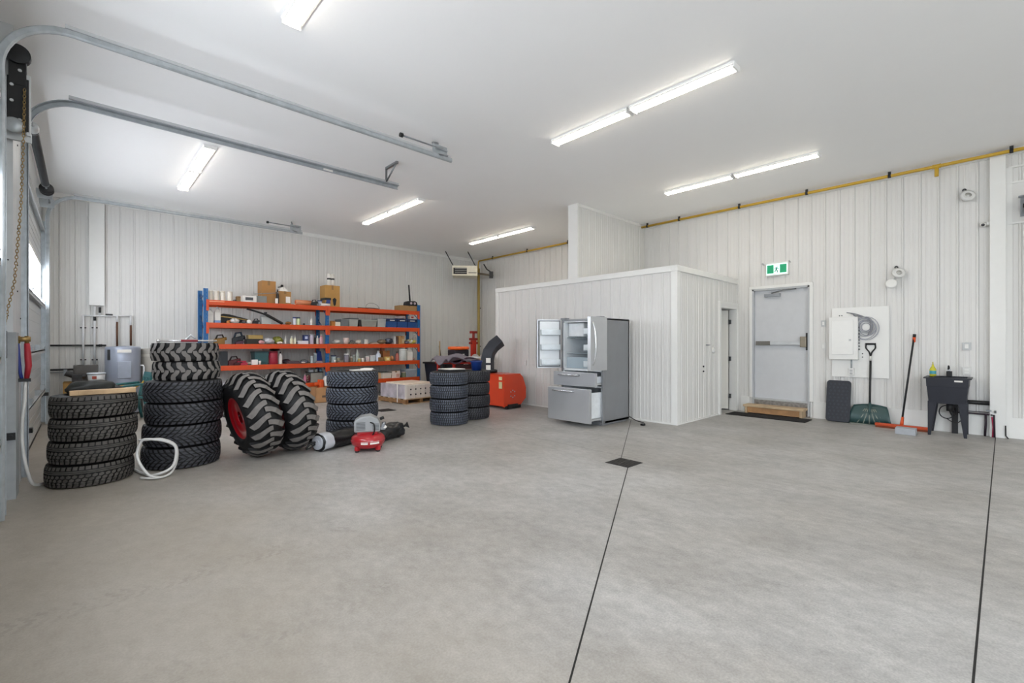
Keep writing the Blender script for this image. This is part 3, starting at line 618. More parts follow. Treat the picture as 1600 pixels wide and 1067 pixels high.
# ------------------------------------------------------------------ utility sink
t = thing('utility_sink', 'black plastic utility sink on four tapered legs by the white post', 'sink', (9.70, .53, 0))
m_sink = mat('#171a26', .4, var=.08)
sk = MB()
def ring(z0, z1, a0, b0, a1, b1, mi=0, th=.012):
    o = [(-a0, -b0, z0), (a0, -b0, z0), (a0, b0, z0), (-a0, b0, z0), (-a1, -b1, z1), (a1, -b1, z1), (a1, b1, z1), (-a1, b1, z1)]
    i_ = [(x-(th if x > 0 else -th), y-(th if y > 0 else -th), z) for x, y, z in o]
    sk.add(o+i_, [(0,1,5,4),(1,2,6,5),(2,3,7,6),(3,0,4,7),(9,8,12,13),(10,9,13,14),(11,10,14,15),(8,11,15,12),(4,5,13,12),(5,6,14,13),(6,7,15,14),(7,4,12,15)])
ring(.50, .745, .235, .205, .25, .225); ring(.745, .87, .255, .23, .26, .235); ring(.865, .885, .285, .262, .285, .262, th=.05)
sk.box((-.23, -.20, .49), (.23, .20, .505)); sk.box((-.23, -.2, .55), (.23, .2, .56))
mesh('basin', sk, m_sink, t, bev=.003)
for sx in (-1, 1):
    for sy in (-1, 1):
        l = MB(); x0 = sx*.235; y0 = sy*.215
        vs = [(x0, y0, .52), (x0-sx*.05, y0, .52), (x0-sx*.05, y0-sy*.10, .52), (x0, y0-sy*.10, .52), (x0, y0, 0), (x0-sx*.02, y0, 0), (x0-sx*.02, y0-sy*.035, 0), (x0, y0-sy*.035, 0)]
        l.add(vs, [(0,1,2,3),(7,6,5,4),(0,4,5,1),(1,5,6,2),(2,6,7,3),(3,7,4,0)]); mesh('leg', l, m_sink, t, bev=.003)
mesh('label_sticker', MB().box((-.264, -.17, .825), (-.258, -.08, .85)), m_paper, t)
fa = MB(); fa.box((.17, -.035, .885), (.24, .03, .965)); fa.tube([(.2, 0, .96), (.2, 0, 1.03), (.1, 0, 1.05), (.05, 0, 1.0)], .012, 6); mesh('faucet', fa, m_black, t, bev=.004); mesh('faucet_knob', MB().box((.17, -.02, .97), (.22, .02, 1.0)), m_galv2, t)
dr = MB(); dr.cyl((.05, -.02, .50), (.05, -.02, .36), .045, n=14); dr.tube([(.05, -.02, .38), (.05, -.05, .3), (.1, -.07, .3), (.14, -.07, .4)], .022, 8); dr.box((.19, -.10, 0), (.25, -.03, .45)); mesh('drain_trap', dr, m_dark, t)
mesh('supply_hose', MB().tube([(.05+.0, .02+.085*math.cos(a), .34+.10*math.sin(a)) for a in [2*PI*k/20 for k in range(20)]], .007, 6, closed=True).tube([(.05, .02, .24), (.06, -.03, .2), (.08, -.10, .18), (.1, -.14, .22)], .007, 6), m_black, t)
o = MB().lathe([(.035, 0), (.04, .02), (.04, .11), (.022, .15), (.014, .16), (.014, .185), (.0, .185)], 16)
bt = thing('soap_bottle', 'yellow green soap bottle standing on the left rim of the sink', 'bottle', (9.66, .70, .886))
mesh('bottle_body', o, mat('#c8c23c', .2), bt); mesh('bottle_label', MB().lathe([(.0405, .04), (.0405, .09)], 16, cap=False), mat('#3f9fb0', .4), bt); mesh('pump', MB().tube([(0, 0, .18), (0, 0, .22), (-.03, 0, .22)], .008, 6), mat('#e5dc7a', .3), bt)
o = mesh('sink_sponge', MB().box((-.03, -.03, 0), (.03, .03, .02)), m_dark, loc=(9.46, .64, .886), bev=.004); tag(o, 'small dark scouring pad on the front rim of the sink', 'sponge')
t = thing('drain_pipe', 'black drain and supply pipes between the sink and the white post', 'pipe', (XR-.08, .1, .3))
mesh('drain_line', MB().cyl((0, .40, .20), (0, -.01, .20), .032, n=12), m_black, t)
mesh('supply_line', MB().cyl((0, .42, .03), (0, -.02, .03), .012, n=8).cyl((0, .42, .06), (0, .0, .06), .006, n=8).tube([(-.04, -.02, .03), (-.045, -.055, .03), (-.045, -.055, -.05), (-.045, -.06, -.3)], .012, 8).tube([(0, .03, .03), (0, .03, -.1), (.0, .04, -.3)], .014, 8), mat('#2a1c28', .5), t)
mesh('red_line', MB().tube([(-.045, -.035, .0), (-.045, -.045, -.15), (-.045, -.04, -.3)], .008, 6), mat('#a3274a', .4), t, label='red supply line')
mesh('valve', MB().box((-.05, -.03, .08), (-.02, .03, .1)).cyl((-.04, -.06, .08), (-.04, -.08, .08), .02, n=8), m_steel, t)
t = mesh('floor_stub', MB().tube([(XR-.12, -.10, .0), (XR-.115, -.075, .04), (XR-.115, -.072, .19)], .008, 6), m_dark); tag(t, 'thin dark cable rising from the floor at the white post', 'cable')
# ------------------------------------------------------------------ on the office
p = atX(821.5, 567, OX)
t = plate('wall_outlet', 821.5, 567, 'white wall outlet on the office wall left of the open fridge', 'outlet', X=OX-.0, holes='socket')
for nm, px, py, lab in (('thermostat_ring', 1114, 547, 'small round white fixture on the office side wall'),):
    p = atY(px, py, OY); t = thing(nm, lab, 'wall fitting', (p.x, OY, p.z)); mesh('ring', MB().lathe([(.03, -.03), (.055, -.03), (.06, -.015), (.06, -.002), (.03, -.002)], 20, 0, RX(PI/2) @ RY(PI)) , m_white, t); mesh('ring_back', MB().cyl((0, -.012, 0), (0, -.001, 0), .045), m_plate2, t)
p = atY(1104.5, 539, OY); t = thing('coat_hook', 'small grey hook plate on the office side wall', 'hook', (p.x, OY, p.z)); mesh('hook_plate', MB().box((-.05, -.02, -.012), (.05, 0, .012)), m_steel, t, bev=.003); mesh('hook', MB().cyl((.03, -.05, 0), (.03, 0, 0), .008, n=8), m_steel, t)
p = atY(1098.5, 575, OY); t = thing('keyhole_plate', 'two small dark cable holes low on the office side wall', 'cable hole', (p.x, OY, p.z-.06)); 
for z in (0, .09): mesh('grommet', MB().cyl((0, -.018, z), (0, -.0, z), .016, n=10), m_dark, t)
# ------------------------------------------------------------------ fridge
m_ss = mat('#c6c8cb', .33, .62, var=.04, scale=3); m_side = mat('#8d8f92', .42, .35, var=.04, scale=4); m_liner = mat('#e9edf0', .3, var=.01); m_gask = mat('#6f7175', .6); m_clear = mat('#cfe0ea', .12, var=.02, alpha=.45)
t = thing('refrigerator', 'stainless french door refrigerator with its doors and drawers standing open', 'refrigerator', (6.42, 4.58, 0))
Wf = .92; D = .80; Hf = 1.85; b = MB()
b.box((.06, 0, .04), (D, .03, Hf-.02)); b.box((.06, Wf-.03, .04), (D, Wf, Hf-.02)); b.box((D-.03, 0, .04), (D, Wf, Hf-.02)); b.box((.06, 0, Hf-.05), (D, Wf, Hf-.015)); b.box((.06, 0, .04), (D, Wf, .08))
b.box((0.0, 0, .04), (.06, .03, Hf-.02)); b.box((0.0, Wf-.03, .04), (.06, Wf, Hf-.02)); b.box((.0, 0, Hf-.05), (.06, Wf, Hf-.015)); b.box((.02, .03, .0), (D-.05, Wf-.03, .05))
mesh('cabinet', b, m_side, t, bev=.004)
b = MB(); zc = .95
b.box((.02, .03, zc-.035), (D-.06, Wf-.03, zc)); b.box((.02, .03, .64), (D-.06, Wf-.03, .665)); b.box((.02, .031, .08), (D-.06, .05, Hf-.05)); b.box((.02, Wf-.05, .08), (D-.06, Wf-.031, Hf-.05)); b.box((D-.08, .03, .08), (D-.06, Wf-.03, Hf-.05)); b.box((.02, .03, Hf-.07), (D-.06, Wf-.03, Hf-.051)); b.box((.02, .03, .08), (D-.06, Wf-.03, .10))
mesh('interior_liner', b, m_liner, t)
b = MB(); b.box((.10, .05, 1.22), (D-.1, Wf-.05, 1.228)); b.box((.10, .05, 1.5), (D-.1, Wf-.05, 1.508)); mesh('glass_shelf', b, m_clear, t)
mesh('ice_maker', MB().box((.12, Wf-.42, 1.52), (D-.12, Wf-.06, Hf-.08)), mat('#dfe3e6', .3), t, bev=.02)
mesh('crisper_drawer', MB().box((.08, .06, zc+.005), (.1, Wf-.06, zc+.2)), m_clear, t)
for y in (.02, Wf-.12): mesh('hinge_cover', MB().box((-.05, y, Hf-.02), (.08, y+.1, Hf+.012)), m_side, t, bev=.005)
def fdoor(side):
    o = bpy.data.objects.new('door', None); COL.objects.link(o); o.parent = t; dw = Wf/2-.004; z0 = zc+.0; z1 = Hf-.01
    # local: hinge at origin, closed door extends along +y (side=1) with outer face at -x
    b = MB(); b.box((-.085, 0, z0), (-.02, side*dw, z1)); oo = mesh('door_shell', b, m_ss, t, bev=.006)
    parts = [oo]
    b = MB(); b.box((-.02, side*.02, z0+.02), (-.008, side*(dw-.02), z1-.02)); parts.append(mesh('door_gasket', b, m_gask, t))
    b = MB(); b.box((-.012, side*.045, z0+.04), (.008, side*(dw-.045), z1-.04)); parts.append(mesh('door_liner', b, m_liner, t))
    for zz in (z0+.06, z0+.33, z0+.60):
        b = MB(); b.box((.006, side*.05, zz), (.10, side*(dw-.05), zz+.012)); b.box((.092, side*.05, zz), (.10, side*(dw-.05), zz+.10)); b.box((.006, side*.05, zz), (.10, side*.062, zz+.10)); b.box((.006, side*(dw-.062), zz), (.10, side*(dw-.05), zz+.10)); parts.append(mesh('door_bin', b, mat('#e6eef3', .2, alpha=.8), t))
    hy = side*(dw-.055); b = MB(); b.tube(smooth_path([(-.085, hy, z0+.10), (-.125, hy, z0+.18), (-.15, hy, z0+.42), (-.13, hy, z0+.68), (-.085, hy, z0+.80)], 4), .014, 8); parts.append(mesh('door_handle', b, mat('#d5d7d9', .25, .9), t))
    bpy.data.objects.remove(o); return parts
for pt in fdoor(1):
    pt.location = (.0, .0, 0); pt.rotation_euler = (0, 0, math.radians(90))
for pt in fdoor(-1):
    pt.location = (.0, Wf, 0); pt.rotation_euler = (0, 0, -math.radians(122))
def drawer(z0, z1, out, deep, label):
    b = MB(); b.box((-out, .002, z0), (-out+.06, Wf-.002, z1)); mesh('drawer_front', b, m_ss, t, bev=.006)
    hz = z1-.05; b = MB(); b.tube([(-out, .33, hz), (-out-.05, .36, hz), (-out-.055, .5, hz), (-out-.055, .65, hz), (-out-.05, .76, hz), (-out, .79, hz)], .015, 8); mesh('drawer_handle', b, mat('#c9ccd0', .25, .9), t)
    b = MB(); x0 = -out+.06; x1 = deep
    b.box((x0, .06, z0+.05), (x1, .075, z1-.07)); b.box((x0, Wf-.075, z0+.05), (x1, Wf-.06, z1-.07)); b.box((x0, .06, z0+.05), (x1, Wf-.06, z0+.065))
    mesh('drawer_basket', b, mat('#e9eef2', .3), t)
    mesh('drawer_rail', MB().box((-out+.06, .035, z0+.03), (.5, .05, z0+.06)), m_galv2, t)
drawer(.665, .905, .22, .45, 'upper'); drawer(.075, .64, .37, .45, 'lower')
mesh('vent_grille', MB().box((.0, .05, .0), (.02, Wf-.05, .07)), m_gask, t)
o = mesh('appliance_cable', MB().tube(smooth_path([(7.26, 4.62, .08), (7.3, 4.5, .012), (7.22, 4.36, .012), (7.13, 4.22, .012), (7.0, 4.17, .012)], 5), .008, 6).box((6.95, 4.13, 0), (7.01, 4.19, .03)), m_black); tag(o, 'black power cord trailing from the back of the refrigerator', 'cord')
# floor drains
def drain(x, y, s, lab):
    t = thing('floor_drain', lab, 'floor drain', (x, y, 0)); b = MB(); b.box((-s, -s, 0), (s, s, .004)); mesh('drain_frame', b, m_dark, t)
    g = MB(); n = 9
    for i in range(n): a = -s+.02+(2*s-.04)*i/(n-1); g.box((a-.006, -s+.01, .004), (a+.006, s-.01, .009))
    g.box((-s+.01, -.006, .004), (s-.01, .006, .010)); mesh('drain_grate', g, mat('#4a4744', .6, .5, var=.3, scale=30), t); return t
drain(4.635, 3.01, .155, 'cast iron floor drain grate in the middle of the concrete floor'); drain(4.63, 8.8, .17, 'far floor drain between the tyre stacks and the pallet')
# ------------------------------------------------------------------ tyres
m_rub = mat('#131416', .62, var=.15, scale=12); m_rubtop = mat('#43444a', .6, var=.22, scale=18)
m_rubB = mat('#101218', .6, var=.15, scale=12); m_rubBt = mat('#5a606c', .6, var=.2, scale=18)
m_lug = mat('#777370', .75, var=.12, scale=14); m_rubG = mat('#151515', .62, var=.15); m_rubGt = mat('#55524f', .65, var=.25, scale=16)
def tyre_mb(R, Wd, rim, style, seed=0):
    d = {'skid': .022, 'flot': .034}.get(style, .013); crown = .014 if style not in ('flot',) else .10
    b = MB(); n = 72
    z = lambda v: Wd*(.05+.90*v)
    def rs(v, h=0.): q = abs(2*v-1); return R-crown*q**3.2-d+h*1.
    prof = [(rim, Wd*.14), (rim+.02, Wd*.06)]
    sw = R-d-crown
    for a in (.25, .5, .75, .92): prof.append((rim+.02+(sw-rim-.02)*a, Wd*(.05-.045*math.sin(PI*min(1, a*1.05)))))
    prof += [(rs(v), z(v)) for v in (0, .12, .3, .5, .7, .88, 1)]
    for a in (.92, .75, .5, .25): prof.append((rim+.02+(sw-rim-.02)*a, Wd*(.95+.045*math.sin(PI*min(1, a*1.05)))))
    prof += [(rim+.02, Wd*.94), (rim, Wd*.86), (rim+.01, Wd*.82), (rim+.05, Wd*.7), (R-d-.05, Wd*.7), (R-d-.05, Wd*.3), (rim+.05, Wd*.3), (rim+.01, Wd*.18), (rim, Wd*.14)]
    b.lathe(prof, n, 0, cap=False)
    N = {'at': 44, 'winter': 38, 'rib': 58, 'dark': 50, 'skid': 20, 'flot': 21}[style]
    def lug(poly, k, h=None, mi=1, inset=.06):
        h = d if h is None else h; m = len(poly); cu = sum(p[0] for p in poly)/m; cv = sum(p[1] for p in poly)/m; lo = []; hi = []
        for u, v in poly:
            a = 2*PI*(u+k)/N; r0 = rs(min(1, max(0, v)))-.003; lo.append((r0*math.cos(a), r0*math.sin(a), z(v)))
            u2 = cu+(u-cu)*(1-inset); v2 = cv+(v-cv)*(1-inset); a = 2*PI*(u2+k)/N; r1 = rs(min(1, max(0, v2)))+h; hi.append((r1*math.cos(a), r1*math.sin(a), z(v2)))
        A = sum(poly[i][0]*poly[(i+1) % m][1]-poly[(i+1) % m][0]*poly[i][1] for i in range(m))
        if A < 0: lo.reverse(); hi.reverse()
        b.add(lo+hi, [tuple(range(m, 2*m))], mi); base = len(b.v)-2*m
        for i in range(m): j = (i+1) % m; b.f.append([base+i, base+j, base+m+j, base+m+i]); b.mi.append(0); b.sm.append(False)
    def strip(cl, w, k):        # chunky lug as quads along a centre line (u, v), half width w in u and normal direction
        L = []; Rr = []
        for i, (u, v) in enumerate(cl):
            a = cl[max(0, i-1)]; c = cl[min(len(cl)-1, i+1)]; tu = (c[0]-a[0])*2*PI*R/N; tv = (c[1]-a[1])*Wd; l = math.hypot(tu, tv); nu, nv = -tv/l, tu/l
            ww = w[i] if isinstance(w, (list, tuple)) else w
            L.append((u+nu*ww/(2*PI*R/N), v+nv*ww/Wd)); Rr.append((u-nu*ww/(2*PI*R/N), v-nv*ww/Wd))
        for off, mi in ((0, 1),):
            vs = []
            for P, h in ((L, d), (Rr, d), (L, -.004), (Rr, -.004)):
                for u, v in P: a = 2*PI*(u+k)/N; r = rs(min(1, max(0, v)))+h; vs.append((r*math.cos(a), r*math.sin(a), z(v)))
            m = len(cl); base = len(b.v); b.v += vs
            def q(f, mi): b.f.append([base+i for i in f]); b.mi.append(mi); b.sm.append(False)
            for i in range(m-1):
                q((i, i+1, m+i+1, m+i)[::-1], 1); q((2*m+i, 2*m+i+1, i+1, i)[::-1], 0); q((m+i, m+i+1, 3*m+i+1, 3*m+i)[::-1], 0)
            q((0, m, 3*m, 2*m)[::-1], 0); q((m-1, 3*m-1, 4*m-1, 2*m-1)[::-1], 0)
    for k in range(N):
        if style == 'at':
            lug([(.08, .83), (.86, .83), (.92, 1.0), (.1, 1.0)], k); lug([(0.0, .74), (1.0, .74), (1.0, .79), (.0, .79)], k, inset=0)
            lug([(0.0, .655), (1.0, .655), (1.0, .71), (.0, .71)], k, inset=0)
            for v0, s in ((.50, 0), (.335, .5)): lug([(.06+s, v0-.03), (.45+s, v0-.065), (.88+s, v0), (.92+s, v0+.08), (.5+s, v0+.12), (.06+s, v0+.06)], k)
            lug([(.08+.2, .19), (.75+.2, .14), (.95+.2, .24), (.3+.2, .30)], k)
            lug([(.1, 0), (.88, 0), (1.1, .15), (.32, .15)], k)
        elif style == 'winter':
            for a0, a1 in ((0, .155), (.18, .32), (.345, .47), (.53, .655), (.68, .82), (.845, 1)):
                s = lambda v: 1.7*(1-abs(2*v-1))**1.4
                for g in (0,): lug([(.12+s(a0), a0), (.82+s(a0), a0), (.82+s(a1), a1), (.12+s(a1), a1)], k, inset=.08)
            lug([(.1+s(.5), .485), (.9+s(.5), .485), (.9+s(.5), .515), (.1+s(.5), .515)], k)
        elif style in ('rib', 'dark'):
            for a0, a1, sh in ((0, .19, 0), (.215, .385, .25), (.41, .59, .4), (.615, .785, .1), (.81, 1, .3)):
                e = .18 if style == 'rib' else .45; lug([(.14+sh, a0), (.80+sh, a0), (.80+sh+e, a1), (.14+sh+e, a1)], k, inset=.08)
        elif style == 'skid':
            strip([(.0, -.02), (.0, .12), (.05, .24), (.30, .36), (.40, .46), (.42, .56)], [.025, .025, .024, .023, .023, .020], k)
            strip([(.52, 1.02), (.52, .88), (.57, .76), (.82, .64), (.92, .54), (.94, .44)], [.025, .025, .024, .023, .023, .020], k)
        elif style == 'flot':
            strip([(-.30, .0), (-.1, .10), (.22, .24), (.42, .38), (.50, .50), (.50, .56)], [.033, .033, .031, .029, .030, .027], k)
            strip([(.20, 1.0), (.40, .90), (.72, .76), (.92, .62), (1.0, .50), (1.0, .44)], [.033, .033, .031, .029, .030, .027], k)
    return b
_tp = {}
def tyre(style, R, Wd, rim, x, y, z, rz, label, group, mats, flip=False, name='tyre'):
    key = (style, R, Wd)
    if key not in _tp:
        o = mesh(name, tyre_mb(R, Wd, rim, style), mats); _tp[key] = o
    else: o = _tp[key].copy(); COL.objects.link(o)
    o.location = (x, y, z+(Wd if flip else 0)); o.rotation_euler = (PI if flip else 0, 0, rz); tag(o, label, 'tyre', group); return o
S1 = ['bottom tyre of the brown dusty stack nearest the overhead door', 'second tyre from the floor in the stack nearest the overhead door', 'third tyre from the floor in the stack nearest the overhead door', 'top tyre of the stack nearest the overhead door, with a plank on it']
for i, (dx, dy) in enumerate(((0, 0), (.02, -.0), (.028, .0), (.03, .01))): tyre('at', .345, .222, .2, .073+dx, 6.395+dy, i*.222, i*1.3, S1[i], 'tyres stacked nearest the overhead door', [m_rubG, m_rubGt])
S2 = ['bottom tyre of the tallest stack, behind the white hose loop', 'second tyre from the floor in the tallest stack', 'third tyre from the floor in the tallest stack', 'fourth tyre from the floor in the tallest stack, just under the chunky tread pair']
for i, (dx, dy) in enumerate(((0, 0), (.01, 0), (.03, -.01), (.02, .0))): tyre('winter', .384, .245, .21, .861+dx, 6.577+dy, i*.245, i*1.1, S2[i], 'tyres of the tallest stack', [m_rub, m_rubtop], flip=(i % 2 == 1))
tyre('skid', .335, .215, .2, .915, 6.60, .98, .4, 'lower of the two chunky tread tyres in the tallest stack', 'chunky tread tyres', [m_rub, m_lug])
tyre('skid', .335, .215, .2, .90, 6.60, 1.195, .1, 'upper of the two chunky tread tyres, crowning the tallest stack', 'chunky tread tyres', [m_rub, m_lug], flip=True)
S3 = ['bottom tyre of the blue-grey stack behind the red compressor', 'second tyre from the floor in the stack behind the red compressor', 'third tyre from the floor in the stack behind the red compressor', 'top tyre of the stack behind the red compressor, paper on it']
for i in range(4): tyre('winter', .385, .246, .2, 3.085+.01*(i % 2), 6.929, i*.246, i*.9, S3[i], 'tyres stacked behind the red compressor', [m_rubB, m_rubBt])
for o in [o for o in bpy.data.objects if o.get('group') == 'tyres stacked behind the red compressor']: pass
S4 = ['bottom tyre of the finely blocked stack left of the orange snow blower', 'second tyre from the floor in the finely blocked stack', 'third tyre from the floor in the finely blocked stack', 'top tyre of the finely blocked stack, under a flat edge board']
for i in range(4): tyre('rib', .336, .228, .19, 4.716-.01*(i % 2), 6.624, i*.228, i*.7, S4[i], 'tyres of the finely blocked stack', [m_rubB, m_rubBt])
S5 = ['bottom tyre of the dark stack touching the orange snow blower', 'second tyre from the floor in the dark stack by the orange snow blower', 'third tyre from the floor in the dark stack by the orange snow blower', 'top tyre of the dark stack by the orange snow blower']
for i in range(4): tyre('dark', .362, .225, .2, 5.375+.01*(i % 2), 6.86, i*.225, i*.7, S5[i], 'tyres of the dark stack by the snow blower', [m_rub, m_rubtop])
# two big floatation tyres on rims, leaning towards the tall stack
def bigtyre(x, y, lean, yaw, label):
    R, Wd, rim = .53, .40, .25
    t = bpy.data.objects.new('floatation_tyre', None); COL.objects.link(t); t.empty_display_size = .1; tag(t, label, 'tyre', 'big leaning tyres')
    b = tyre_mb(R, Wd, rim, 'flot'); M = TR(0, 0, R-.02) @ RY(-PI/2) @ TR(0, 0, -Wd/2)
    b.v = [tuple(M @ Vector(v)) for v in b.v]; mesh('tyre', b, [m_rub, m_lug], t)
    r = MB(); r.lathe([(rim+.012, .045), (rim+.014, .028), (rim+.002, .03), (rim-.015, .06), (rim-.02, .12), (rim-.035, .14), (rim-.04, .30), (rim-.08, .315), (.10, .32), (.08, .33), (.08, .34), (rim-.04, .345), (rim-.01, Wd-.05), (rim+.01, Wd-.03)], 40, 0, M, cap=False)
    mesh('rim', r, m_red, t, label='red painted steel rim')
    bl = MB()
    for i in range(8): a = 2*PI*i/8; bl.cyl(M @ Vector((.14*math.cos(a), .14*math.sin(a), .30)), M @ Vector((.14*math.cos(a), .14*math.sin(a), .318)), .012, n=6)
    mesh('wheel_bolt', bl, m_galv, t)
    mn = 0; t.rotation_euler = (0, lean, yaw); E_ = Matrix.Rotation(yaw, 4, 'Z') @ Matrix.Rotation(lean, 4, 'Y')
    mn = min((E_ @ Vector(v)).z for v in b.v); t.location = (x, y, -mn)
    return t
bigtyre(1.645, 6.33, -math.radians(12.5), math.radians(6), 'big lugged tyre with a red rim leaning on the tall tyre stack')
bigtyre(2.07, 6.40, -math.radians(12.5), math.radians(9), 'second big lugged tyre leaning behind the red rimmed one')
# things lying on the stacks
T1 = 4*.222
o = mesh('wood_plank', MB().prism([(-.26, -.05), (.24, -.07), (.26, .05), (.22, .07), (-.22, .06), (-.26, .02)], 0, .045, 0).box((-.20, -.055, .002), (.2, .06, .043)), mat('#c9ab86', .8, var=.2, scale=9), loc=(.17, 6.25, T1), rot=(0, 0, .10), bev=.004); tag(o, 'rough split wood plank lying on the stack nearest the door', 'plank')
o = mesh('black_tarp', MB().ball((0, 0, .0), .21, (1.0, .8, .5), 32, 16, noise=.16, seed=3).box((-.1, -.1, -.05), (.1, .1, 0)), mat('#1f2220', .7, var=.3, scale=10), loc=(.10, 6.50, T1+.02)); tag(o, 'crumpled black tarp on the tyre stack nearest the door', 'tarp')
t = thing('lug_wrench', 'chrome lug bar lying across the top of the tallest tyre stack', 'wrench', (.90, 6.35, 1.41), 0)
mesh('bar', MB().cyl((-.30, 0, .02), (.27, .02, .02), .011, n=10).cyl((-.30, 0, .02), (-.27, 0, .02), .018, n=8), mat('#dcdcdc', .25, .7), t); mesh('grip', MB().cyl((-.08, .01, .02), (.08, .015, .02), .014, n=10), mat('#8d2a35', .4), t)
mesh('cross_bar', MB().tube([(-.02, .2, .02), (.02, .22, .06), (.05, .25, .09), (.09, .22, .05)], .012, 6), m_galv2, t)
o = mesh('paper_sheet', MB().prism([(-.14, -.1), (.16, -.13), (.2, .02), (.05, .1), (-.12, .06)], 0, .012).prism([(.0, -.06), (.2, -.09), (.17, .07)], .012, .03), m_paper, loc=(3.12, 6.78, .984)); tag(o, 'crumpled white paper on top of the stack behind the compressor', 'paper')
t = thing('edge_board', 'flat black and white board lying on the finely blocked tyre stack', 'board', (4.74, 6.62, .912))
mesh('board_base', MB().box((-.17, -.22, 0), (.17, .16, .035)), m_dark, t, bev=.006); mesh('board_top', MB().box((-.16, -.21, .035), (.165, .15, .045)), m_paper, t, bev=.004)
# ------------------------------------------------------------------ pancake compressor
cx_, cy_ = 2.75, 5.69
t = thing('air_compressor', 'red pancake air compressor with a grey motor shroud on the floor', 'compressor', (cx_, cy_, 0), math.radians(-28))
mesh('tank', MB().lathe([(0, .030), (.10, .033), (.17, .050), (.207, .095), (.215, .135), (.207, .178), (.17, .215), (.10, .235), (0, .24)], 40), m_red, t)
mesh('tank_seam', MB().lathe([(.213, .130), (.219, .132), (.219, .14), (.213, .142)], 40, cap=False), m_red, t)
for a in (.6, 2.3, 3.9, 5.5):
    f_ = mesh('foot', MB().box((.15, -.024, .02), (.205, .024, .075), 0, RZ(a)), m_red, t, bev=.006); mesh('rubber_pad', MB().cyl(RZ(a) @ Vector((.182, 0, 0)), RZ(a) @ Vector((.182, 0, .022)), .022, n=12), m_dark, f_)
mesh('shroud', MB().prism([(-.17, .25), (-.17, .40), (-.09, .45), (.03, .465), (.13, .41), (.155, .34), (.155, .25)], -.115, .115, 0, RX(PI/2)), mat('#9ea1a3', .4, var=.04), t, bev=.02)
g = MB()
for i in range(6): g.box((-.14, -.120, .28+i*.018), (-.03, -.113, .289+i*.018))
for i in range(5): g.box((.06, -.120, .28+i*.018), (.14, -.113, .287+i*.018))
mesh('vent_grille', g, mat('#6b6e70', .5), t)
mesh('shroud_mount', MB().box((-.13, -.09, .22), (.12, .09, .26)), m_red, t)
mesh('hose_line', MB().tube(smooth_path([(.03, -.13, .38), (.075, -.15, .36), (.085, -.15, .28), (.06, -.14, .21)], 4), .009, 6), m_black, t)
mesh('regulator', MB().box((.16, -.03, .26), (.22, .03, .30)).cyl((.2, 0, .30), (.2, 0, .36), .026, n=12).cyl((.19, -.03, .32), (.19, -.06, .32), .022, n=12), m_steel, t)
mesh('pressure_gauge', MB().cyl((.215, -.03, .30), (.215, -.05, .30), .02, n=14), m_paper, t); mesh('regulator_knob', MB().cyl((.15, 0, .40), (.2, 0, .42), .02, n=10), m_black, t)
lb = MB()
for a0, a1 in ((-1.95, -1.55), (-1.42, -.86)):
    n = 8
    for i in range(n):
        a = a0+(a1-a0)*i/n; c = a0+(a1-a0)*(i+1)/n; lb.add([(.2175*math.cos(a), .2175*math.sin(a), .110), (.2175*math.cos(c), .2175*math.sin(c), .110), (.2175*math.cos(c), .2175*math.sin(c), .145), (.2175*math.cos(a), .2175*math.sin(a), .145)], [(0,1,2,3)])
mesh('decal', lb, m_paper, t, label='white decal strip')
# ------------------------------------------------------------------ two rolls wrapped in black film
def roll(x0, y0, x1, y1, r, label, white):
    a = math.atan2(y1-y0, x1-x0); L = math.hypot(x1-x0, y1-y0); t = thing('wrapped_roll', label, 'roll', (x0, y0, 0), a, 'plastic wrapped rolls on the floor')
    n = 28; rings = []; R_ = random.Random(int(x0*10)); ph = [R_.random()*6 for _ in range(8)]
    b = MB(); K = 26; pr = []
    vs = []
    for k in range(K+1):
        u = k/K; rr = r*(1-.04*math.sin(9*u+ph[0]))*(1-(max(0, u-.88)/.12)**2*.55 if not white else 1-(max(0, u-.9)/.1)**2*.4)
        for i in range(n):
            q = 2*PI*i/n; A_ = .6 if white else 1.7; w = 1+A_*(.05*math.sin(5*q+ph[1]+8*u)+.035*math.sin(9*q+ph[2]-13*u)+.03*math.sin(17*u+3*q))
            yy = rr*w*math.cos(q)*1.08; zz = rr*w*math.sin(q)*.93; vs.append((L*u, yy, max(zz+r*.93, .002)))
    fs = [(k*n+i, k*n+(i+1) % n, (k+1)*n+(i+1) % n, (k+1)*n+i)[::-1] for k in range(K) for i in range(n)]+[tuple(range(n)), tuple(range(K*n, K*n+n))[::-1]]
    kk = int(K*.26) if white else 0
    b.add(vs, fs, 0, True)
    if white:
        for i, f in enumerate(b.f):
            if i < K*n and i//n < kk: b.mi[i] = 1
    mesh('wrapping', b, [mat('#16171a', .32, var=.4, scale=14, bump=.6, bscale=18), mat('#c5c8cf', .6, var=.06)], t)
    if white:
        mesh('roll_core', MB().cyl((-.02, 0, r*.93), (.01, 0, r*.93), r*.72, n=24).cyl((-.03, 0, r*.93), (-.015, 0, r*.93), r*.35, n=20), mat('#b9bcc4', .6, var=.05), t)
        mesh('torn_film', MB().tube(smooth_path([(-.02, .02, r), (-.08, .05, r*.9), (-.12, .07, r*.55), (-.14, .04, r*.6)], 4), [.016]*12+[.005], 5).tube([(-.03, .02, r*.8), (-.10, .03, r*.5), (-.15, .05, r*.45)], .01, 5), m_black, t)
    else:
        mesh('tied_end', MB().tube([(L-.02, 0, r*.9), (L+.05, 0, r*1.1), (L+.09, 0, r*1.2)], [.02, .012, .02], 6).prism([(0, 0), (.09, .05), (.10, -.05)], -.004, .004, 0, TR(L+.07, 0, r*1.2) @ RX(1.2)), m_black, t)
    return t
roll(2.23, 6.03, 2.86, 6.28, .125, 'long roll in black film with a white end, left of the compressor', True)
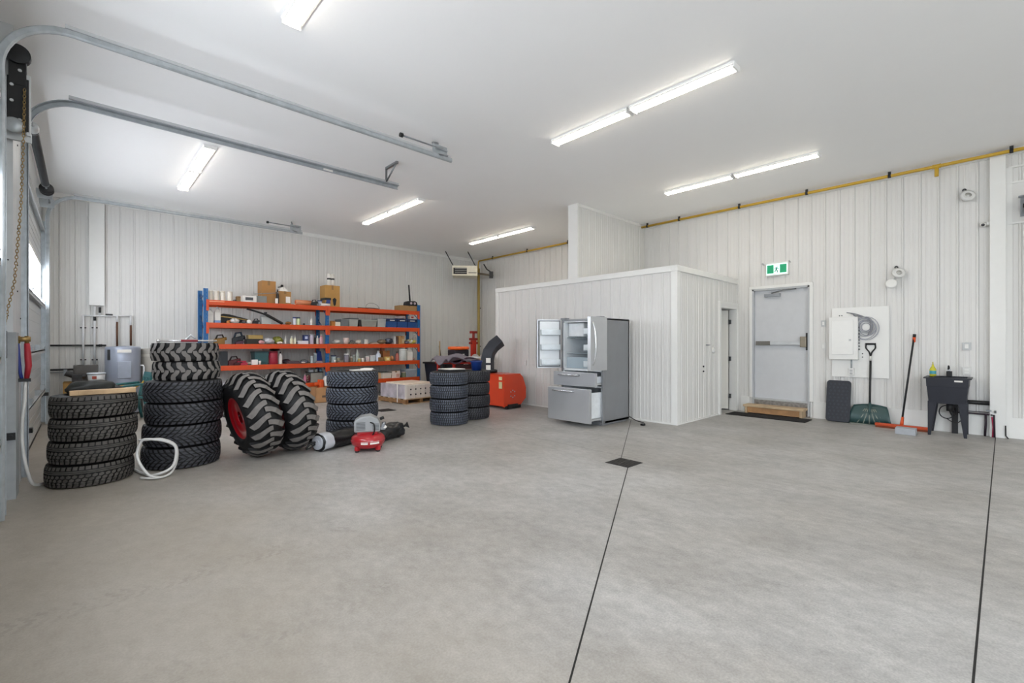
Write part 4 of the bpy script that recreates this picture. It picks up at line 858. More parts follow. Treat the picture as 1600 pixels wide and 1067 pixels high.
roll(2.95, 6.02, 3.52, 6.20, .12, 'black film wrapped roll to the right of the compressor', False)
# ------------------------------------------------------------------ back left corner: duct cover, pipes, water heater
t = thing('pipe_chase', 'white boxed pipe cover standing on the ribbed back wall', 'pipe cover', (.22, YB, 2.15)); mesh('cover', MB().box((-.115, -.10, 0), (.115, 0, 2.02)), m_white, t, bev=.003)
def bx_(px, py, Y=12.2): return atY(px, py, Y)
t = thing('white_water_pipes', 'white plastic water pipes branching over the water heater', 'pipe', (.35, 12.22, .9))
b = MB(); Z0 = .9; 
def P_(px, py): q = bx_(px, py, 12.22); return (q.x-.35, 0, q.z-Z0)
def pipe(b, *pp, r=.014): b.tube([P_(*p) for p in pp], r, 8)
pipe(b, (130, 570), (130, 493), r=.018); pipe(b, (130, 493), (206, 494)); pipe(b, (148, 570), (148, 479), r=.018); pipe(b, (156, 479), (156, 493)); pipe(b, (183, 493), (183, 503)); pipe(b, (204.5, 494), (204.5, 508), r=.018); pipe(b, (183, 493), (183, 503), r=.018)
mesh('pipe_run', b, m_pvc, t)
b = MB(); b.tube([P_(183, 503), P_(183, 541)], .017, 8); b.tube([P_(204.5, 508), P_(204.5, 540)], .019, 8); mesh('insulated_riser', b, m_copper, t, label='brown insulated riser')
b = MB()
for px, py in ((130, 512), (148, 512), (130, 562), (148, 562)): q = Vector(P_(px, py)); b.box((q.x-.045, -.0, q.z-.012), (q.x+.045, .03, q.z+.012))
q = Vector(P_(148, 497)); b.cyl((q.x, 0, q.z-.05), (q.x, 0, q.z+.03), .022, n=8); q = Vector(P_(171, 492)); b.box((q.x-.06, -.02, q.z-.01), (q.x+.05, .02, q.z+.02)); q = Vector(P_(156, 484)); b.cyl((q.x, 0, q.z-.06), (q.x, 0, q.z+.05), .02, n=8)
mesh('pipe_clamp', b, m_dark, t)
t = thing('black_pipe', 'upper thin black pipe running along the back wall to the heater', 'pipe', (0, 12.24, 1.36), 0, 'black wall pipes'); mesh('pipe_run', MB().cyl((-.52, 0, 0), (.36, 0, 0), .018, n=10), m_dark, t); mesh('coupling', MB().cyl((.25, 0, 0), (.30, 0, 0), .026, n=10), m_dark, t)
t = thing('black_pipe', 'lower thin black pipe running along the back wall behind the boxes', 'pipe', (0, 12.24, .90), 0, 'black wall pipes'); mesh('pipe_run', MB().cyl((-.52, 0, 0), (.1, 0, 0), .018, n=10), m_dark, t); mesh('support', MB().cyl((-.52, 0, -.05), (0, 0, -.05), .01, n=6).box((-.25, -.02, -.12), (-.2, .02, 0)), m_galv, t)
t = thing('water_heater', 'grey cylindrical electric water heater with a white label', 'water heater', (.60, 11.88, 0))
mesh('tank', MB().lathe([(.0, .03), (.27, .03), (.275, .05), (.275, 1.31), (.262, 1.335), (0, 1.35)], 40), mat('#9da4b3', .35, .2, var=.02), t)
mesh('access_panel', MB().box((-.10, -.285, .72), (.11, -.262, 1.05)), mat('#a5acba', .35, .2), t, bev=.006)
mesh('warning_label', MB().lathe([(.2765, .30), (.2765, .62)], 60, cap=False), mat('#d9d6d2', .5), t)
lb = t.children[-1]
import bmesh
bm = bmesh.new(); bm.from_mesh(lb.data); bmesh.ops.delete(bm, geom=[f for f in bm.faces if not (-2.2 < math.atan2(f.calc_center_median().y, f.calc_center_median().x) < -1.0)], context='FACES'); bm.to_mesh(lb.data); bm.free()
mesh('label_stripe', MB().box((-.12, -.279, .60), (.12, -.262, .615)), mat('#b0333c', .5), t, label='red stripe')
mesh('brand_plate', MB().box((-.10, -.282, 1.22), (.11, -.258, 1.28)), m_paper, t); mesh('energy_tag', MB().box((-.24, -.19, 1.08), (-.17, -.13, 1.28)), m_dark, t)
mesh('relief_pipe', MB().tube([(.255, -.12, .96), (.30, -.14, .96), (.31, -.14, .93), (.31, -.14, .15)], .014, 8), m_pvc, t)
mesh('foot_ring', MB().cyl((0, 0, 0), (0, 0, .04), .24, n=30), m_dark, t)
t = thing('pressure_tank', 'beige grey tank standing just right of the water heater', 'tank', (1.07, 12.02, 0)); mesh('tank_body', MB().lathe([(.0, .02), (.19, .02), (.2, .06), (.2, 1.25), (.19, 1.29), (0, 1.30)], 32), mat('#a9a49b', .5, .1, var=.03), t); mesh('tank_band', MB().lathe([(.202, 1.13), (.204, 1.14), (.204, 1.17), (.202, 1.18)], 32, cap=False), mat('#bdb9ae', .4), t)
# cardboard box with dark case and bucket, left of heater
o = mesh('cardboard_box', MB().box((-.26, -.22, 0), (.30, .2, .70)), mat('#a8834a', .8, var=.05, scale=4), loc=(.02, 11.55, 0), bev=.004); tag(o, 'large tan cardboard box in the back left corner', 'box')
mesh('tape', MB().box((-.262, -.222, .68), (.302, -.2, .702)), mat('#97733f', .6), o)
o = mesh('grey_case', MB().box((-.14, -.05, 0), (.20, .1, .30)), mat('#55524f', .6, var=.1), loc=(.03, 11.62, .70), bev=.01); tag(o, 'dark grey flat case standing on the tan cardboard box', 'case')
t = thing('plastic_bucket', 'white plastic tub with a lid on the tan cardboard box', 'tub', (.20, 11.42, .70)); mesh('tub_body', MB().lathe([(.10, 0), (.115, .02), (.125, .14)], 24), m_pvc, t); mesh('tub_lid', MB().lathe([(.132, .13), (.135, .15), (.13, .16), (0, .16)], 24), mat('#dfe6ee', .3), t); mesh('tub_label', MB().box((-.06, -.128, .05), (.0, -.10, .10)), mat('#a34a3a', .5), t)
o = mesh('hand_tool', MB().box((-.09, -.05, 0), (.05, .05, .14)).cyl((-.07, 0, .12), (-.17, 0, .17), .05, n=10).cyl((.0, 0, .1), (.1, 0, .1), .04, n=10), mat('#2d2c2e', .5, var=.3, scale=20), loc=(-.04, 11.45, .70), bev=.005); tag(o, 'dark power tool lying on the tan cardboard box', 'tool')
# green plastic chair
t = thing('plastic_chair', 'green plastic garden chair with yellow rope on the seat', 'chair', (.62, 10.8, 0), math.radians(-80)); m_gr = mat('#2f6668', .4, var=.06)
b = MB(); b.add([(-.24, -.24, .42), (.24, -.24, .42), (.21, .2, .40), (-.21, .2, .40), (-.24, -.24, .45), (.24, -.24, .45), (.21, .2, .43), (-.21, .2, .43)], [(3,2,1,0),(4,5,6,7),(0,1,5,4),(1,2,6,5),(2,3,7,6),(3,0,4,7)]); mesh('seat', b, m_gr, t, bev=.01)
b = MB(); M = TR(0, .2, .42) @ RX(-.22)
for i in range(5): b.box((-.2+i*.085, -.01, .02), (-.14+i*.085, .015, .40), 0, M)
b.box((-.22, -.015, .36), (.22, .02, .46), 0, M); b.box((-.22, -.015, 0), (-.18, .02, .42), 0, M); b.box((.18, -.015, 0), (.22, .02, .42), 0, M); mesh('backrest', b, m_gr, t, bev=.006)
for sx in (-1, 1):
    mesh('armrest', MB().tube([(sx*.26, -.24, .42), (sx*.27, -.24, .62), (sx*.27, -.1, .65), (sx*.25, .22, .67)], .022, 6), m_gr, t)
    for y0, y1 in ((-.22, -.27), (.18, .26)): mesh('leg', MB().tube([(sx*.21, y0, .42), (sx*.25, y1, 0)], [.034, .022], 6), m_gr, t)
t = thing('rope_bundle', 'yellow rope and papers bundled on the green chair', 'rope', (.58, 10.78, .455)); 
R_ = random.Random(2)
mesh('rope', MB().tube(smooth_path([(R_.uniform(-.2, .16), R_.uniform(-.15, .1), .03+.012*i) for i in range(14)], 4), .012, 5).tube(smooth_path([(-.2, -.2, .05), (.0, -.22, .09), (.2, -.1, .2), (.26, .1, .25)], 4), .012, 5), mat('#c79a2e', .6), t); mesh('paper', MB().prism([(-.2, -.16), (.15, -.18), (.18, .1), (-.18, .12)], .0, .02), mat('#d8dce2', .6), t)
# ------------------------------------------------------------------ pallet racking with two bays
YS = 11.40; DS = .62; XA, XM, XB = 1.90, 4.44, 7.06
LV = [.45, .92, 1.385, 1.84, 2.32]
t = thing('pallet_rack', 'two bay shelving rack with blue uprights and orange beams on the back wall', 'shelving', (XA, YS, 0))
m_up = mat('#1f639f', .4, var=.12, scale=8)
def upright(x, zt=2.56):
    for y in (0, DS):
        b = MB(); b.box((x-.04, y, 0), (x-.034, y+.045, zt)); b.box((x+.034, y, 0), (x+.04, y+.045, zt)); b.box((x-.04, y-.002, 0), (x-.014, y+.004, zt)); b.box((x+.014, y-.002, 0), (x+.04, y+.004, zt))
        b.box((x-.014, y+.012, 0), (x+.014, y+.016, zt))
        for k in range(int((zt-.05)/.075)):
            z = .05+k*.075; b.box((x-.014, y-.002, z), (x+.014, y+.004, z+.035))
        mesh('upright_post', b, m_up, t)
    b = MB()
    for k in range(5): z = .2+k*.47; b.tube([(x, .03, z), (x, DS, z+.40)], .012, 4)
    for z in (.15, 2.4): b.box((x-.01, .03, z), (x+.01, DS, z+.03))
    mesh('brace', b, mat('#1b4f88', .45), t)
    mesh('foot_plate', MB().box((x-.06, -.03, 0), (x+.06, .08, .008)).box((x-.06, DS-.03, 0), (x+.06, DS+.08, .008)), m_up, t)
for x, zt in ((0, 2.56), (XM-XA, 2.33), (XB-XA, 2.50)): upright(x, zt)
m_bm = mat('#cf4a17', .38, var=.06, scale=3)
for k, z in enumerate(LV):
    for x0, x1 in ((0, XM-XA), (XM-XA, XB-XA)):
        for y, n in ((0, 'f'), (DS, 'b')):
            b = MB(); yy = y-.03 if n == 'f' else y+.045-.005
            b.box((x0+.035, yy, z-.105), (x1-.035, yy+.035, z)); 
            for xs, s in ((x0, 1), (x1, -1)):
                b.box((xs+s*.002, yy-.006, z-.23), (xs+s*.05, yy+.002, z+.005)); b.box((xs+s*.046, yy-.006, z-.2), (xs+s*.052, yy+.03, z))
            mesh('beam', b, m_bm, t, bev=.003)
        mesh('deck', MB().box((x0+.03, .006, z-.035), (x1-.03, DS+.04, z-.001)), mat('#9a8f80', .7, var=.15, scale=3), t)
p = atY(325, 469, YS); mesh('beam_sticker', MB().box((.06, -.034, 2.282), (.33, -.0305, 2.297)), mat('#f2b08c', .5), t)
# ------------------------------------------------------------------ stock on the shelves
IT = 0
def sx_(px, Y): return atY(px, 500, Y).x
def it(kind, px0, px1, hpx, lv, col, name, label, cat, dy=.12, col2=None, dz=0., dep=None, tilt=0.):
    """one thing on a shelf: px0..px1 its width seen from the front, hpx its height"""
    Y = YS+dy; x0 = sx_(px0, Y); x1 = sx_(px1, Y); w = x1-x0; k = (x1*.685+Y*.728)/FPX; h = hpx*k; z = (LV[lv] if lv >= 0 else 0)+dz; cx = (x0+x1)/2
    m1 = mat(col, .45, var=.06); m2 = mat(col2, .45, var=.04) if col2 else m_paper
    def ob(b, m, **kw): return mesh(name, b, m, loc=(cx, Y, z), **kw)
    d = dep or min(w, .40); parts = []
    if kind == 'box':
        o = ob(MB().box((-w/2, 0, 0), (w/2, d, h)), m1, bev=.004)
        if col2: mesh('label', MB().box((-w*.3, -.003, h*.3), (w*.25, .0, h*.75)), m2, o)
    elif kind == 'carton':
        o = ob(MB().box((-w/2, 0, 0), (w/2, d, h)), mat(col, .8, var=.06, scale=5), bev=.003)
        mesh('tape', MB().box((-.025, -.002, h*.8), (.025, d, h+.002)), mat('#8f6c40', .6), o)
        if col2: mesh('label', MB().box((w*.05, -.003, h*.12), (w*.42, .0, h*.6)), m2, o)
    elif kind == 'bottle':
        r = w/2; o = ob(MB().lathe([(r*.9, 0), (r, h*.05), (r, h*.62), (r*.45, h*.8), (r*.4, h*.88), (0, h*.88)], 16), m1); mesh('cap', MB().lathe([(r*.45, h*.86), (r*.45, h), (0, h)], 12), m2, o)
    elif kind == 'can':
        r = w/2; o = ob(MB().lathe([(r*.97, 0), (r, .005), (r, h*.86), (r*.97, h*.88), (0, h*.88)], 20), m1); mesh('lid', MB().lathe([(r*1.03, h*.85), (r*1.03, h), (0, h)], 20), m2, o)
    elif kind == 'jug':
        o = ob(MB().box((-w/2, 0, 0), (w/2, w*.8, h*.62)).add([(-w/2, 0, h*.62), (w/2, 0, h*.62), (w/2, w*.8, h*.62), (-w/2, w*.8, h*.62), (-w*.15, w*.25, h*.88), (w*.15, w*.25, h*.88), (w*.15, w*.55, h*.88), (-w*.15, w*.55, h*.88)], [(0,1,5,4),(1,2,6,5),(2,3,7,6),(3,0,4,7),(4,5,6,7)]), m1, bev=.008); mesh('cap', MB().cyl((0, w*.4, h*.87), (0, w*.4, h), w*.17, n=12), m2, o); mesh('handle', MB().tube([(w*.2, w*.4, h*.82), (w*.4, w*.4, h*.8), (w*.42, w*.4, h*.6)], w*.05, 6), m1, o)
    elif kind == 'tote':
        o = ob(MB().add([(-w*.44, .02, 0), (w*.44, .02, 0), (w*.44, d-.02, 0), (-w*.44, d-.02, 0), (-w/2, 0, h*.9), (w/2, 0, h*.9), (w/2, d, h*.9), (-w/2, d, h*.9)], [(3,2,1,0),(0,1,5,4),(1,2,6,5),(2,3,7,6),(3,0,4,7),(4,5,6,7)]), m1, bev=.005); mesh('lid', MB().box((-w*.52, -.012, h*.88), (w*.52, d+.012, h)), m2, o, bev=.004)
    elif kind == 'ball' or kind == 'bag':
        o = ob(MB().ball((0, d/2, h*.5), 1, (w*.5, d*.5, h*.5), 18, 10, noise=.16 if kind == 'bag' else 0, seed=int(px0*7) % 97), m1)
        if kind == 'bag': mesh('fold', MB().ball((-w*.12, d*.32, h*.55), 1, (w*.3, d*.3, h*.42), 14, 8, noise=.2, seed=int(px0) % 53), m2 if col2 else m1, o)
    elif kind == 'flat':
        o = ob(MB().box((-w/2, 0, 0), (w/2, d, h*.55)).box((-w*.35, .02, h*.55), (w*.4, d*.9, h)), [m1], bev=.003)
    elif kind == 'tool':
        R_ = random.Random(int(px0*3)); o = ob(MB().box((-w*.45, 0, 0), (w*.1, d*.5, h*.45)).cyl((-w*.4, d*.25, h*.35), (w*.45, d*.25, h*.55), h*.16, n=10).box((w*.1, .02, 0), (w*.3, d*.4, h*.6)), m1, bev=.006)
        mesh('grip', MB().tube([(-w*.35, d*.25, h*.4), (-w*.2, d*.25, h*.85), (w*.15, d*.25, h*.9), (w*.3, d*.25, h*.45)], h*.08, 6), m2 if col2 else m_dark, o)
    elif kind == 'roll':
        o = ob(MB().cyl((-w/2, h/2, h/2), (w/2, h/2, h/2), h/2, n=18), m1); mesh('roll_core', MB().cyl((-w/2-.002, h/2, h/2), (w/2+.002, h/2, h/2), h*.22, n=12), m2 if col2 else m_dark, o)
    elif kind == 'reel':
        o = ob(MB().lathe([(h*.2, -.03), (h*.5, -.03), (h*.5, -.02), (h*.25, -.015), (h*.25, .015), (h*.5, .02), (h*.5, .03), (h*.2, .03)], 20, 0, TR(0, .05, h/2) @ RX(PI/2)), m1)
    elif kind == 'cup':
        o = ob(MB().lathe([(w*.36, 0), (w*.5, h), (w*.46, h), (w*.32, .01), (0, .01)], 18), m1)
    tag(o, label, cat, ['items on the bottom shelf', 'items on the fourth shelf', 'items on the third shelf', 'items on the second shelf', 'items on the top shelf'][lv] if lv >= 0 else 'things under the shelves')
    if tilt: o.rotation_euler = (0, 0, tilt)
    return o
WH = '#e4e2dc'
# top shelf, left bay
for i, (a, b) in enumerate(((325, 332.5), (333.5, 342.5), (344, 352), (355, 363))):
    it('roll' if 0 else 'can', a, b, 15, 4, '#e3dccf', 'paper_roll', ['leftmost', 'second', 'third', 'rightmost'][i]+' of the four cream rolls on the top shelf', 'roll', col2='#e3dccf', dy=.1)
it('tool', 364, 370, 4, 4, '#26262a', 'small_tool', 'small black tool beside the cream rolls on the top shelf', 'tool')
it('carton', 370, 379, 9, 4, '#a5825a', 'cardboard_box', 'small brown carton behind the white printed box, top shelf', 'box', dy=.22)
it('box', 379, 401, 10, 4, '#e3e1dc', 'parts_box', 'white box with black print on the top shelf left bay', 'box', col2='#4a4c50', dep=.3, dy=.05)
it('box', 401.5, 417, 11, 4, '#8f9390', 'grey_box', 'grey slatted box between the white box and the tall carton', 'box', dep=.3)
o = it('carton', 409, 431, 35, 4, '#b0804c', 'cardboard_box', 'tall brown carton, highest thing on the left bay top shelf', 'box', dep=.34, dy=.14); 
o = mesh('steel_strip', MB().box((-.26, 0, 0), (.26, .03, .012)), m_steel, loc=(atY(417, 457, YS+.05).x, YS+.02, LV[4]+.24), rot=(0, -.12, 0)); tag(o, 'thin grey steel strip lying against the tall brown carton', 'strip'); o.location.z = LV[4]+.215
it('bottle', 431.5, 436, 22, 4, '#2a2320', 'spray_bottle', 'dark spray bottle between the two brown cartons', 'bottle', col2='#1a1a1a', dy=.04)
it('box', 430.5, 434.5, 8, 4, '#efe9e2', 'white_card', 'small white card at the foot of the dark spray bottle', 'card', dy=.0, dep=.03)
it('carton', 436, 455, 20, 4, '#ae8250', 'cardboard_box', 'brown carton with a white label right of the dark spray bottle', 'box', col2='#f0ebe4', dep=.32, dy=.1)
t = thing('work_lamp', 'white work lamp standing on the brown labelled carton', 'lamp', (sx_(442, YS+.22), YS+.22, LV[4]+.300)); mesh('lamp_base', MB().add([(-.1, -.04, 0), (.12, -.04, 0), (.02, 0, .12), (-.03, 0, .12)], [(0,1,2,3)]).box((-.1, -.04, 0), (.12, .04, .02)).cyl((-.02, 0, .01), (0, 0, .12), .03, .02, n=10), m_paper, t); mesh('lamp_head', MB().ball((-.02, 0, .14), .032).cyl((-.02, 0, .12), (-.11, 0, .10), .012, n=8), m_black, t)
it('roll', 463, 487, 8, 4, '#d58a62', 'wrapped_roll', 'orange roll lying at the right end of the left top shelf', 'roll', col2='#d4561c', dy=.02)
it('tool', 486, 498, 10, 4, '#1a1a1e', 'power_tool', 'black power tool beside the orange roll on the top shelf', 'tool', dy=-.01, dz=0)
it('can', 496, 503, 9, 4, '#aeb6c8', 'blue_lid_jar', 'jar with a blue lid right of the black power tool', 'jar', col2='#27407e', dy=.15)
it('roll', 502, 516, 4.5, 4, '#e8e4de', 'white_tube', 'short white tube lying in front of the printed carton', 'tube', dy=-.0)
o = it('carton', 508, 531, 33, 4, '#b58a4e', 'printed_carton', 'carton with black and blue print under two white rolls', 'box', dep=.34, dy=.08)
k = sx_(531, YS+.08)-sx_(508, YS+.08); mesh('print', MB().box((-k/2-.002, -.004, .16), (-k*.1, .30, .22)), m_dark, o, label='black printed band'); mesh('print', MB().box((-k/2+.03, -.005, .04), (-k*.15, -.001, .17)), mat('#2c3f86', .5), o, label='blue printed panel'); mesh('print', MB().prism([(0, .19), (.05, .235), (.10, .19), (.08, .06), (.05, .02), (.02, .06)], .001, .005, 0, RX(PI/2)).box((.035, -.006, .05), (.065, -.002, .17), 0), [m_dark], o)
for i, dx in enumerate((-.045, .045)):
    q = mesh('white_roll', MB().cyl((0, 0, 0), (0, 0, .31), .045, n=18), m_paper, loc=(o.location.x+.01+dx, YS+.22, LV[4]+33*.01218+.0)); tag(q, ['left', 'right'][i]+' of the two strapped white rolls on the printed carton', 'roll', 'strapped white rolls')
    q.location.z = LV[4]+.532
    mesh('strap', MB().cyl((0, 0, .16), (0, 0, .20), .0465, n=18, cap=False), m_black, q)
# top right bay
o = mesh('cable_loop', MB().tube(smooth_path([(-.3, 0, .015), (-.1, .02, .015), (.0, 0, .02), (.12, 0, .02), (.3, 0, .01)], 4), .012, 6).tube(smooth_path([(-.05, .05, .02), (-.04, .05, .1), (.08, .05, .16), (.25, .05, .12), (.34, .05, .02)], 5), .004, 5), m_dark, loc=(sx_(575, YS+.1), YS+.06, LV[4])); tag(o, 'thin black cable looped on the top shelf of the right bay', 'cable')
it('carton', 626, 653, 8.5, 4, '#a98558', 'cardboard_box', 'low open carton under the black radio, right end of top shelf', 'box', dep=.35)
t = thing('jobsite_radio', 'black radio with raised antenna on the right end carton', 'radio', (sx_(641, YS+.2), YS+.18, LV[4]+.157)); mesh('radio_body', MB().prism([(-.2, 0), (.2, 0), (.16, .11), (.1, .14), (-.12, .13), (-.18, .1)], -.08, .08, 0, RX(PI/2)), m_dark, t, bev=.008)
for x in (-.03, .09): mesh('speaker', MB().cyl((x, -.085, .07), (x, -.078, .07), .035, n=16), mat('#b9aab4', .4), t)
mesh('antenna', MB().cyl((-.02, 0, .12), (-.06, 0, .60), .026, .02, n=8), m_dark, t)
# second shelf, left bay
it('jug', 323.5, 333.5, 23, 3, WH, 'plastic_jug', 'white jug at the far left end of the second shelf', 'jug', col2='#d9e0e8')
it('jug', 335.5, 345, 21, 3, WH, 'plastic_jug', 'white jug with a blue base, second from left on the second shelf', 'jug', col2='#d9e0e8', dz=.055); it('box', 335.5, 345, 4, 3, '#7f9cc9', 'blue_tray', 'pale blue tray under the second white jug', 'tray', dep=.12)
o = mesh('tool_bag', MB().prism([(-.28, 0), (.0, .02), (.30, .03), (.34, .09), (.18, .13), (-.1, .2), (-.22, .21), (-.30, .17)], -.08, .08, 0, RX(PI/2)), m_black, loc=(sx_(366, YS+.25), YS+.28, LV[3]), bev=.02); tag(o, 'long black tool bag with a yellow stripe on the second shelf', 'bag'); mesh('stripe', MB().tube([(-.28, -.085, .15), (0, -.085, .12), (.32, -.085, .07)], .012, 6), mat('#c5a45a', .5), o)
it('tool', 354, 361, 7, 3, '#c7803e', 'orange_clamp', 'small orange clamp in front of the black tool bag', 'clamp', dy=.03)
it('bag', 361, 375, 8, 3, '#dcd9d8', 'plastic_bag', 'white plastic bag crumpled in front of the black tool bag', 'bag', dy=.02)
it('reel', 386, 394, 6.5, 3, WH, 'wire_reel', 'small white wire reel right of the black tool bag', 'reel', dy=.02); it('reel', 378, 386, 5.5, 3, '#4c4a50', 'wire_reel', 'small dark wire reel left of the white one, second shelf', 'reel', dy=.04)
it('tool', 395, 407, 9, 3, '#22252c', 'power_tool', 'dark power tool left of the pale grey canister', 'tool', dy=.1)
it('jug', 409, 424, 19, 3, '#b9bdbb', 'grey_canister', 'pale grey canister below the black guide bar, second shelf', 'canister', dy=.12, col2='#34363a')
o = mesh('guide_bar', MB().tube(smooth_path([(-.42, 0, .33), (-.2, 0, .27), (.0, 0, .2), (.22, 0, .08), (.32, 0, .02)], 4), [.02]*8+[.032]*9, 8), m_black, loc=(sx_(418, YS+.06), YS+.07, LV[3])); tag(o, 'long black curved bar slanting over the grey canister', 'bar')
it('bag', 447, 456, 5, 3, '#9a6a3a', 'small_bag', 'small brown bag on the second shelf left of the pill bottles', 'bag', dy=.05)
it('can', 457.5, 463, 12, 3, '#d9dee8', 'supplement_jar', 'white jar with a blue lid on the second shelf, left of the pair', 'jar', col2='#1e3170'); it('can', 463.5, 469, 12, 3, '#cfd8a8', 'supplement_jar', 'green labelled jar with a dark lid on the second shelf', 'jar', col2='#1e2a50')
it('box', 474, 476.5, 3, 3, '#26242a', 'small_cube', 'tiny black cube on the second shelf near the white spray', 'cube'); it('bottle', 484, 488.5, 13, 3, WH, 'spray_bottle', 'slim white bottle at the right end of the second shelf left bay', 'bottle', col2='#d7dbdd')
# second shelf, right bay
it('carton', 518, 524, 8, 3, '#c4813f', 'cardboard_box', 'orange brown carton at the left of the right bay second shelf', 'box'); it('box', 524, 532, 6.5, 3, '#e9e2d2', 'parts_box', 'low white box beside the orange brown carton', 'box')
it('tote', 533, 545, 11, 3, '#777c7e', 'storage_tote', 'grey storage tote on the second shelf of the right bay', 'tote', col2='#84898a', dep=.4); it('tote', 545.5, 560, 13, 3, '#a6a9a4', 'storage_tote', 'translucent tote with a dark lid beside the grey tote', 'tote', col2='#45484c', dep=.4)
it('box', 561, 563.5, 11, 3, '#18181b', 'black_binder', 'thin black binder between two translucent totes', 'binder', dep=.25); it('tote', 564.5, 589, 11, 3, '#989890', 'storage_tote', 'wide translucent tote full of oddments, right bay second shelf', 'tote', col2='#aab0a8', dep=.4)
it('tote', 590, 603.5, 13, 3, '#b9bcb8', 'storage_tote', 'milky tote just left of the three blue boxes', 'tote', col2='#c4c8c6', dep=.35)
for i, (a, b) in enumerate(((605.5, 620), (621, 636), (637, 651.5))):
    o = it('box', a, b, 13.5, 3, '#1d4a86', 'blue_box', ['left', 'middle', 'right'][i]+' of the three dark blue boxes on the second shelf', 'box', dep=.35, dy=.03); w = sx_(b, YS+.03)-sx_(a, YS+.03); mesh('box_lid', MB().box((-w/2-.003, -.004, .16), (w/2+.003, .354, .243)), mat('#13264e', .5), o); mesh('box_print', MB().box((-w*.25, -.007, .185), (w*.25, -.003, .205)), m_paper, o)
it('bag', 622, 636, 5, 3, '#dcc8c8', 'plastic_bag', 'pinkish bag lying on top of the blue boxes', 'bag', dz=.245, dy=.06); it('box', 641, 648, 6, 3, '#ddd0c8', 'small_carton', 'small red and white carton on the rightmost blue box', 'box', dz=.245, dy=.06, col2='#a33026')
# third shelf, left bay
it('tool', 334, 356, 16, 2, '#8a6426', 'chain_saw', 'yellow and black saw at the left end of the third shelf', 'saw', col2='#1d1a18', dy=.08)
o = it('tool', 363, 385, 20, 2, '#1c2128', 'leaf_blower', 'black blower with a loop handle on the third shelf', 'blower', col2='#23303e', dy=.08); it('tool', 368, 384, 7, 2, '#4a2d40', 'purple_tool', 'dark purple tool under the black blower', 'tool', dy=.0)
o = it('box', 386, 411, 8, 2, '#28251f', 'tool_case', 'long dark case under the yellow one on the third shelf', 'case', dep=.25); it('box', 388, 411, 6, 2, '#b79a58', 'tool_case', 'long yellowish case on the dark case, third shelf', 'case', dep=.2, dz=.118, dy=.13)
it('bag', 405, 414, 6, 2, '#d8a0a4', 'pink_bag', 'pinkish crumpled bag right of the long cases, third shelf', 'bag', dy=-.005); it('bag', 415, 430, 10, 2, '#c6c6cc', 'clear_bag', 'clear plastic bag on the third shelf left of the green bag', 'bag', dy=.04)
it('bag', 428, 444, 12, 2, '#878a3c', 'green_bag', 'olive green bag on the third shelf', 'bag', dy=.1); it('bottle', 444.5, 447.5, 12, 2, WH, 'white_tube', 'slim white tube standing right of the olive bag', 'tube')
it('bag', 434, 443, 4, 2, '#e6ded6', 'white_cloth', 'white cloth in front of the olive bag', 'cloth', dy=-.01)
it('bottle', 453, 458, 12, 2, '#e2dfc0', 'oil_bottle', 'left of the two pale yellow bottles on the third shelf', 'bottle', col2='#ecebe4'); it('bottle', 458.5, 463, 11.5, 2, '#dedcc6', 'oil_bottle', 'right of the two pale yellow bottles on the third shelf', 'bottle', col2='#ecebe4')
it('tool', 448, 452, 3, 2, '#222', 'small_tool', 'tiny black tool left of the pale yellow bottles', 'tool') if 0 else None
it('ball', 463, 467, 4, 2, '#22222a', 'black_ball', 'small black ball right of the pale yellow bottles', 'ball')
it('box', 467, 482, 5, 2, '#e4e4ea', 'flat_white_box', 'flat white box with a blue one on top, third shelf', 'box', dep=.2, dy=.02); it('box', 475, 482.5, 9, 2, '#28346c', 'blue_carton', 'small blue carton on the flat white box, third shelf', 'box', dz=.08, dy=.06, col2='#c9d2ea', dep=.12)
it('can', 483, 490, 15, 2, '#c9bfd2', 'paint_can', 'tall pale printed can near the centre post, third shelf', 'can', col2='#cfcfd8'); it('bottle', 490.5, 493.5, 14, 2, '#241d22', 'black_bottle', 'narrow black bottle beside the pale printed can', 'bottle', col2='#1a1a1a')
it('bottle', 494, 498, 13, 2, WH, 'white_bottle', 'white bottle between the black bottle and the pink spray can', 'bottle'); it('bottle', 499, 505, 15, 2, '#d9a2ac', 'spray_can', 'pink spray can beside the centre post, third shelf', 'spray can', col2='#efe6e2')
# third shelf, right bay
it('bag', 522, 534, 7, 2, '#e4e2de', 'white_cloth', 'white folded cloth at the left of the right bay third shelf', 'cloth'); o = it('cup', 536, 545, 9.5, 2, '#ddc7c0', 'small_basket', 'red and white basket on the third shelf of the right bay', 'basket'); mesh('red_filling', MB().ball((0, 0, .10), .04, noise=.2), mat('#b04040', .5), o)
it('tool', 546, 556, 6, 2, '#77756c', 'grey_tool', 'grey tool right of the red and white basket', 'tool'); it('bag', 557, 566, 7, 2, '#d6cdc0', 'parts_bag', 'pale bag of parts in the middle of the right bay third shelf', 'bag'); it('can', 569, 575, 7, 2, '#dcd8d0', 'plastic_tub', 'small white tub in the middle of the right bay third shelf', 'tub')
it('flat', 580, 592, 2.5, 2, '#b7a494', 'flat_tray', 'thin pinkish tray on the third shelf, right of the white tub', 'tray', dep=.2)
it('bag', 593, 606, 7, 2, '#8d7a62', 'brown_bag', 'brown rumpled bag on the third shelf of the right bay', 'bag'); it('bag', 604, 616, 9, 2, '#39404f', 'tool_bag', 'dark blue bag right of the brown rumpled bag', 'bag', col2='#7a7f90')
it('box', 616, 618.8, 12, 2, '#dedbd8', 'white_board', 'narrow white box standing right of the dark blue bag', 'box', dep=.2); it('box', 620, 622, 11, 2, '#5b4038', 'dark_book', 'narrow dark box standing left of the brown carton', 'box', dep=.2)
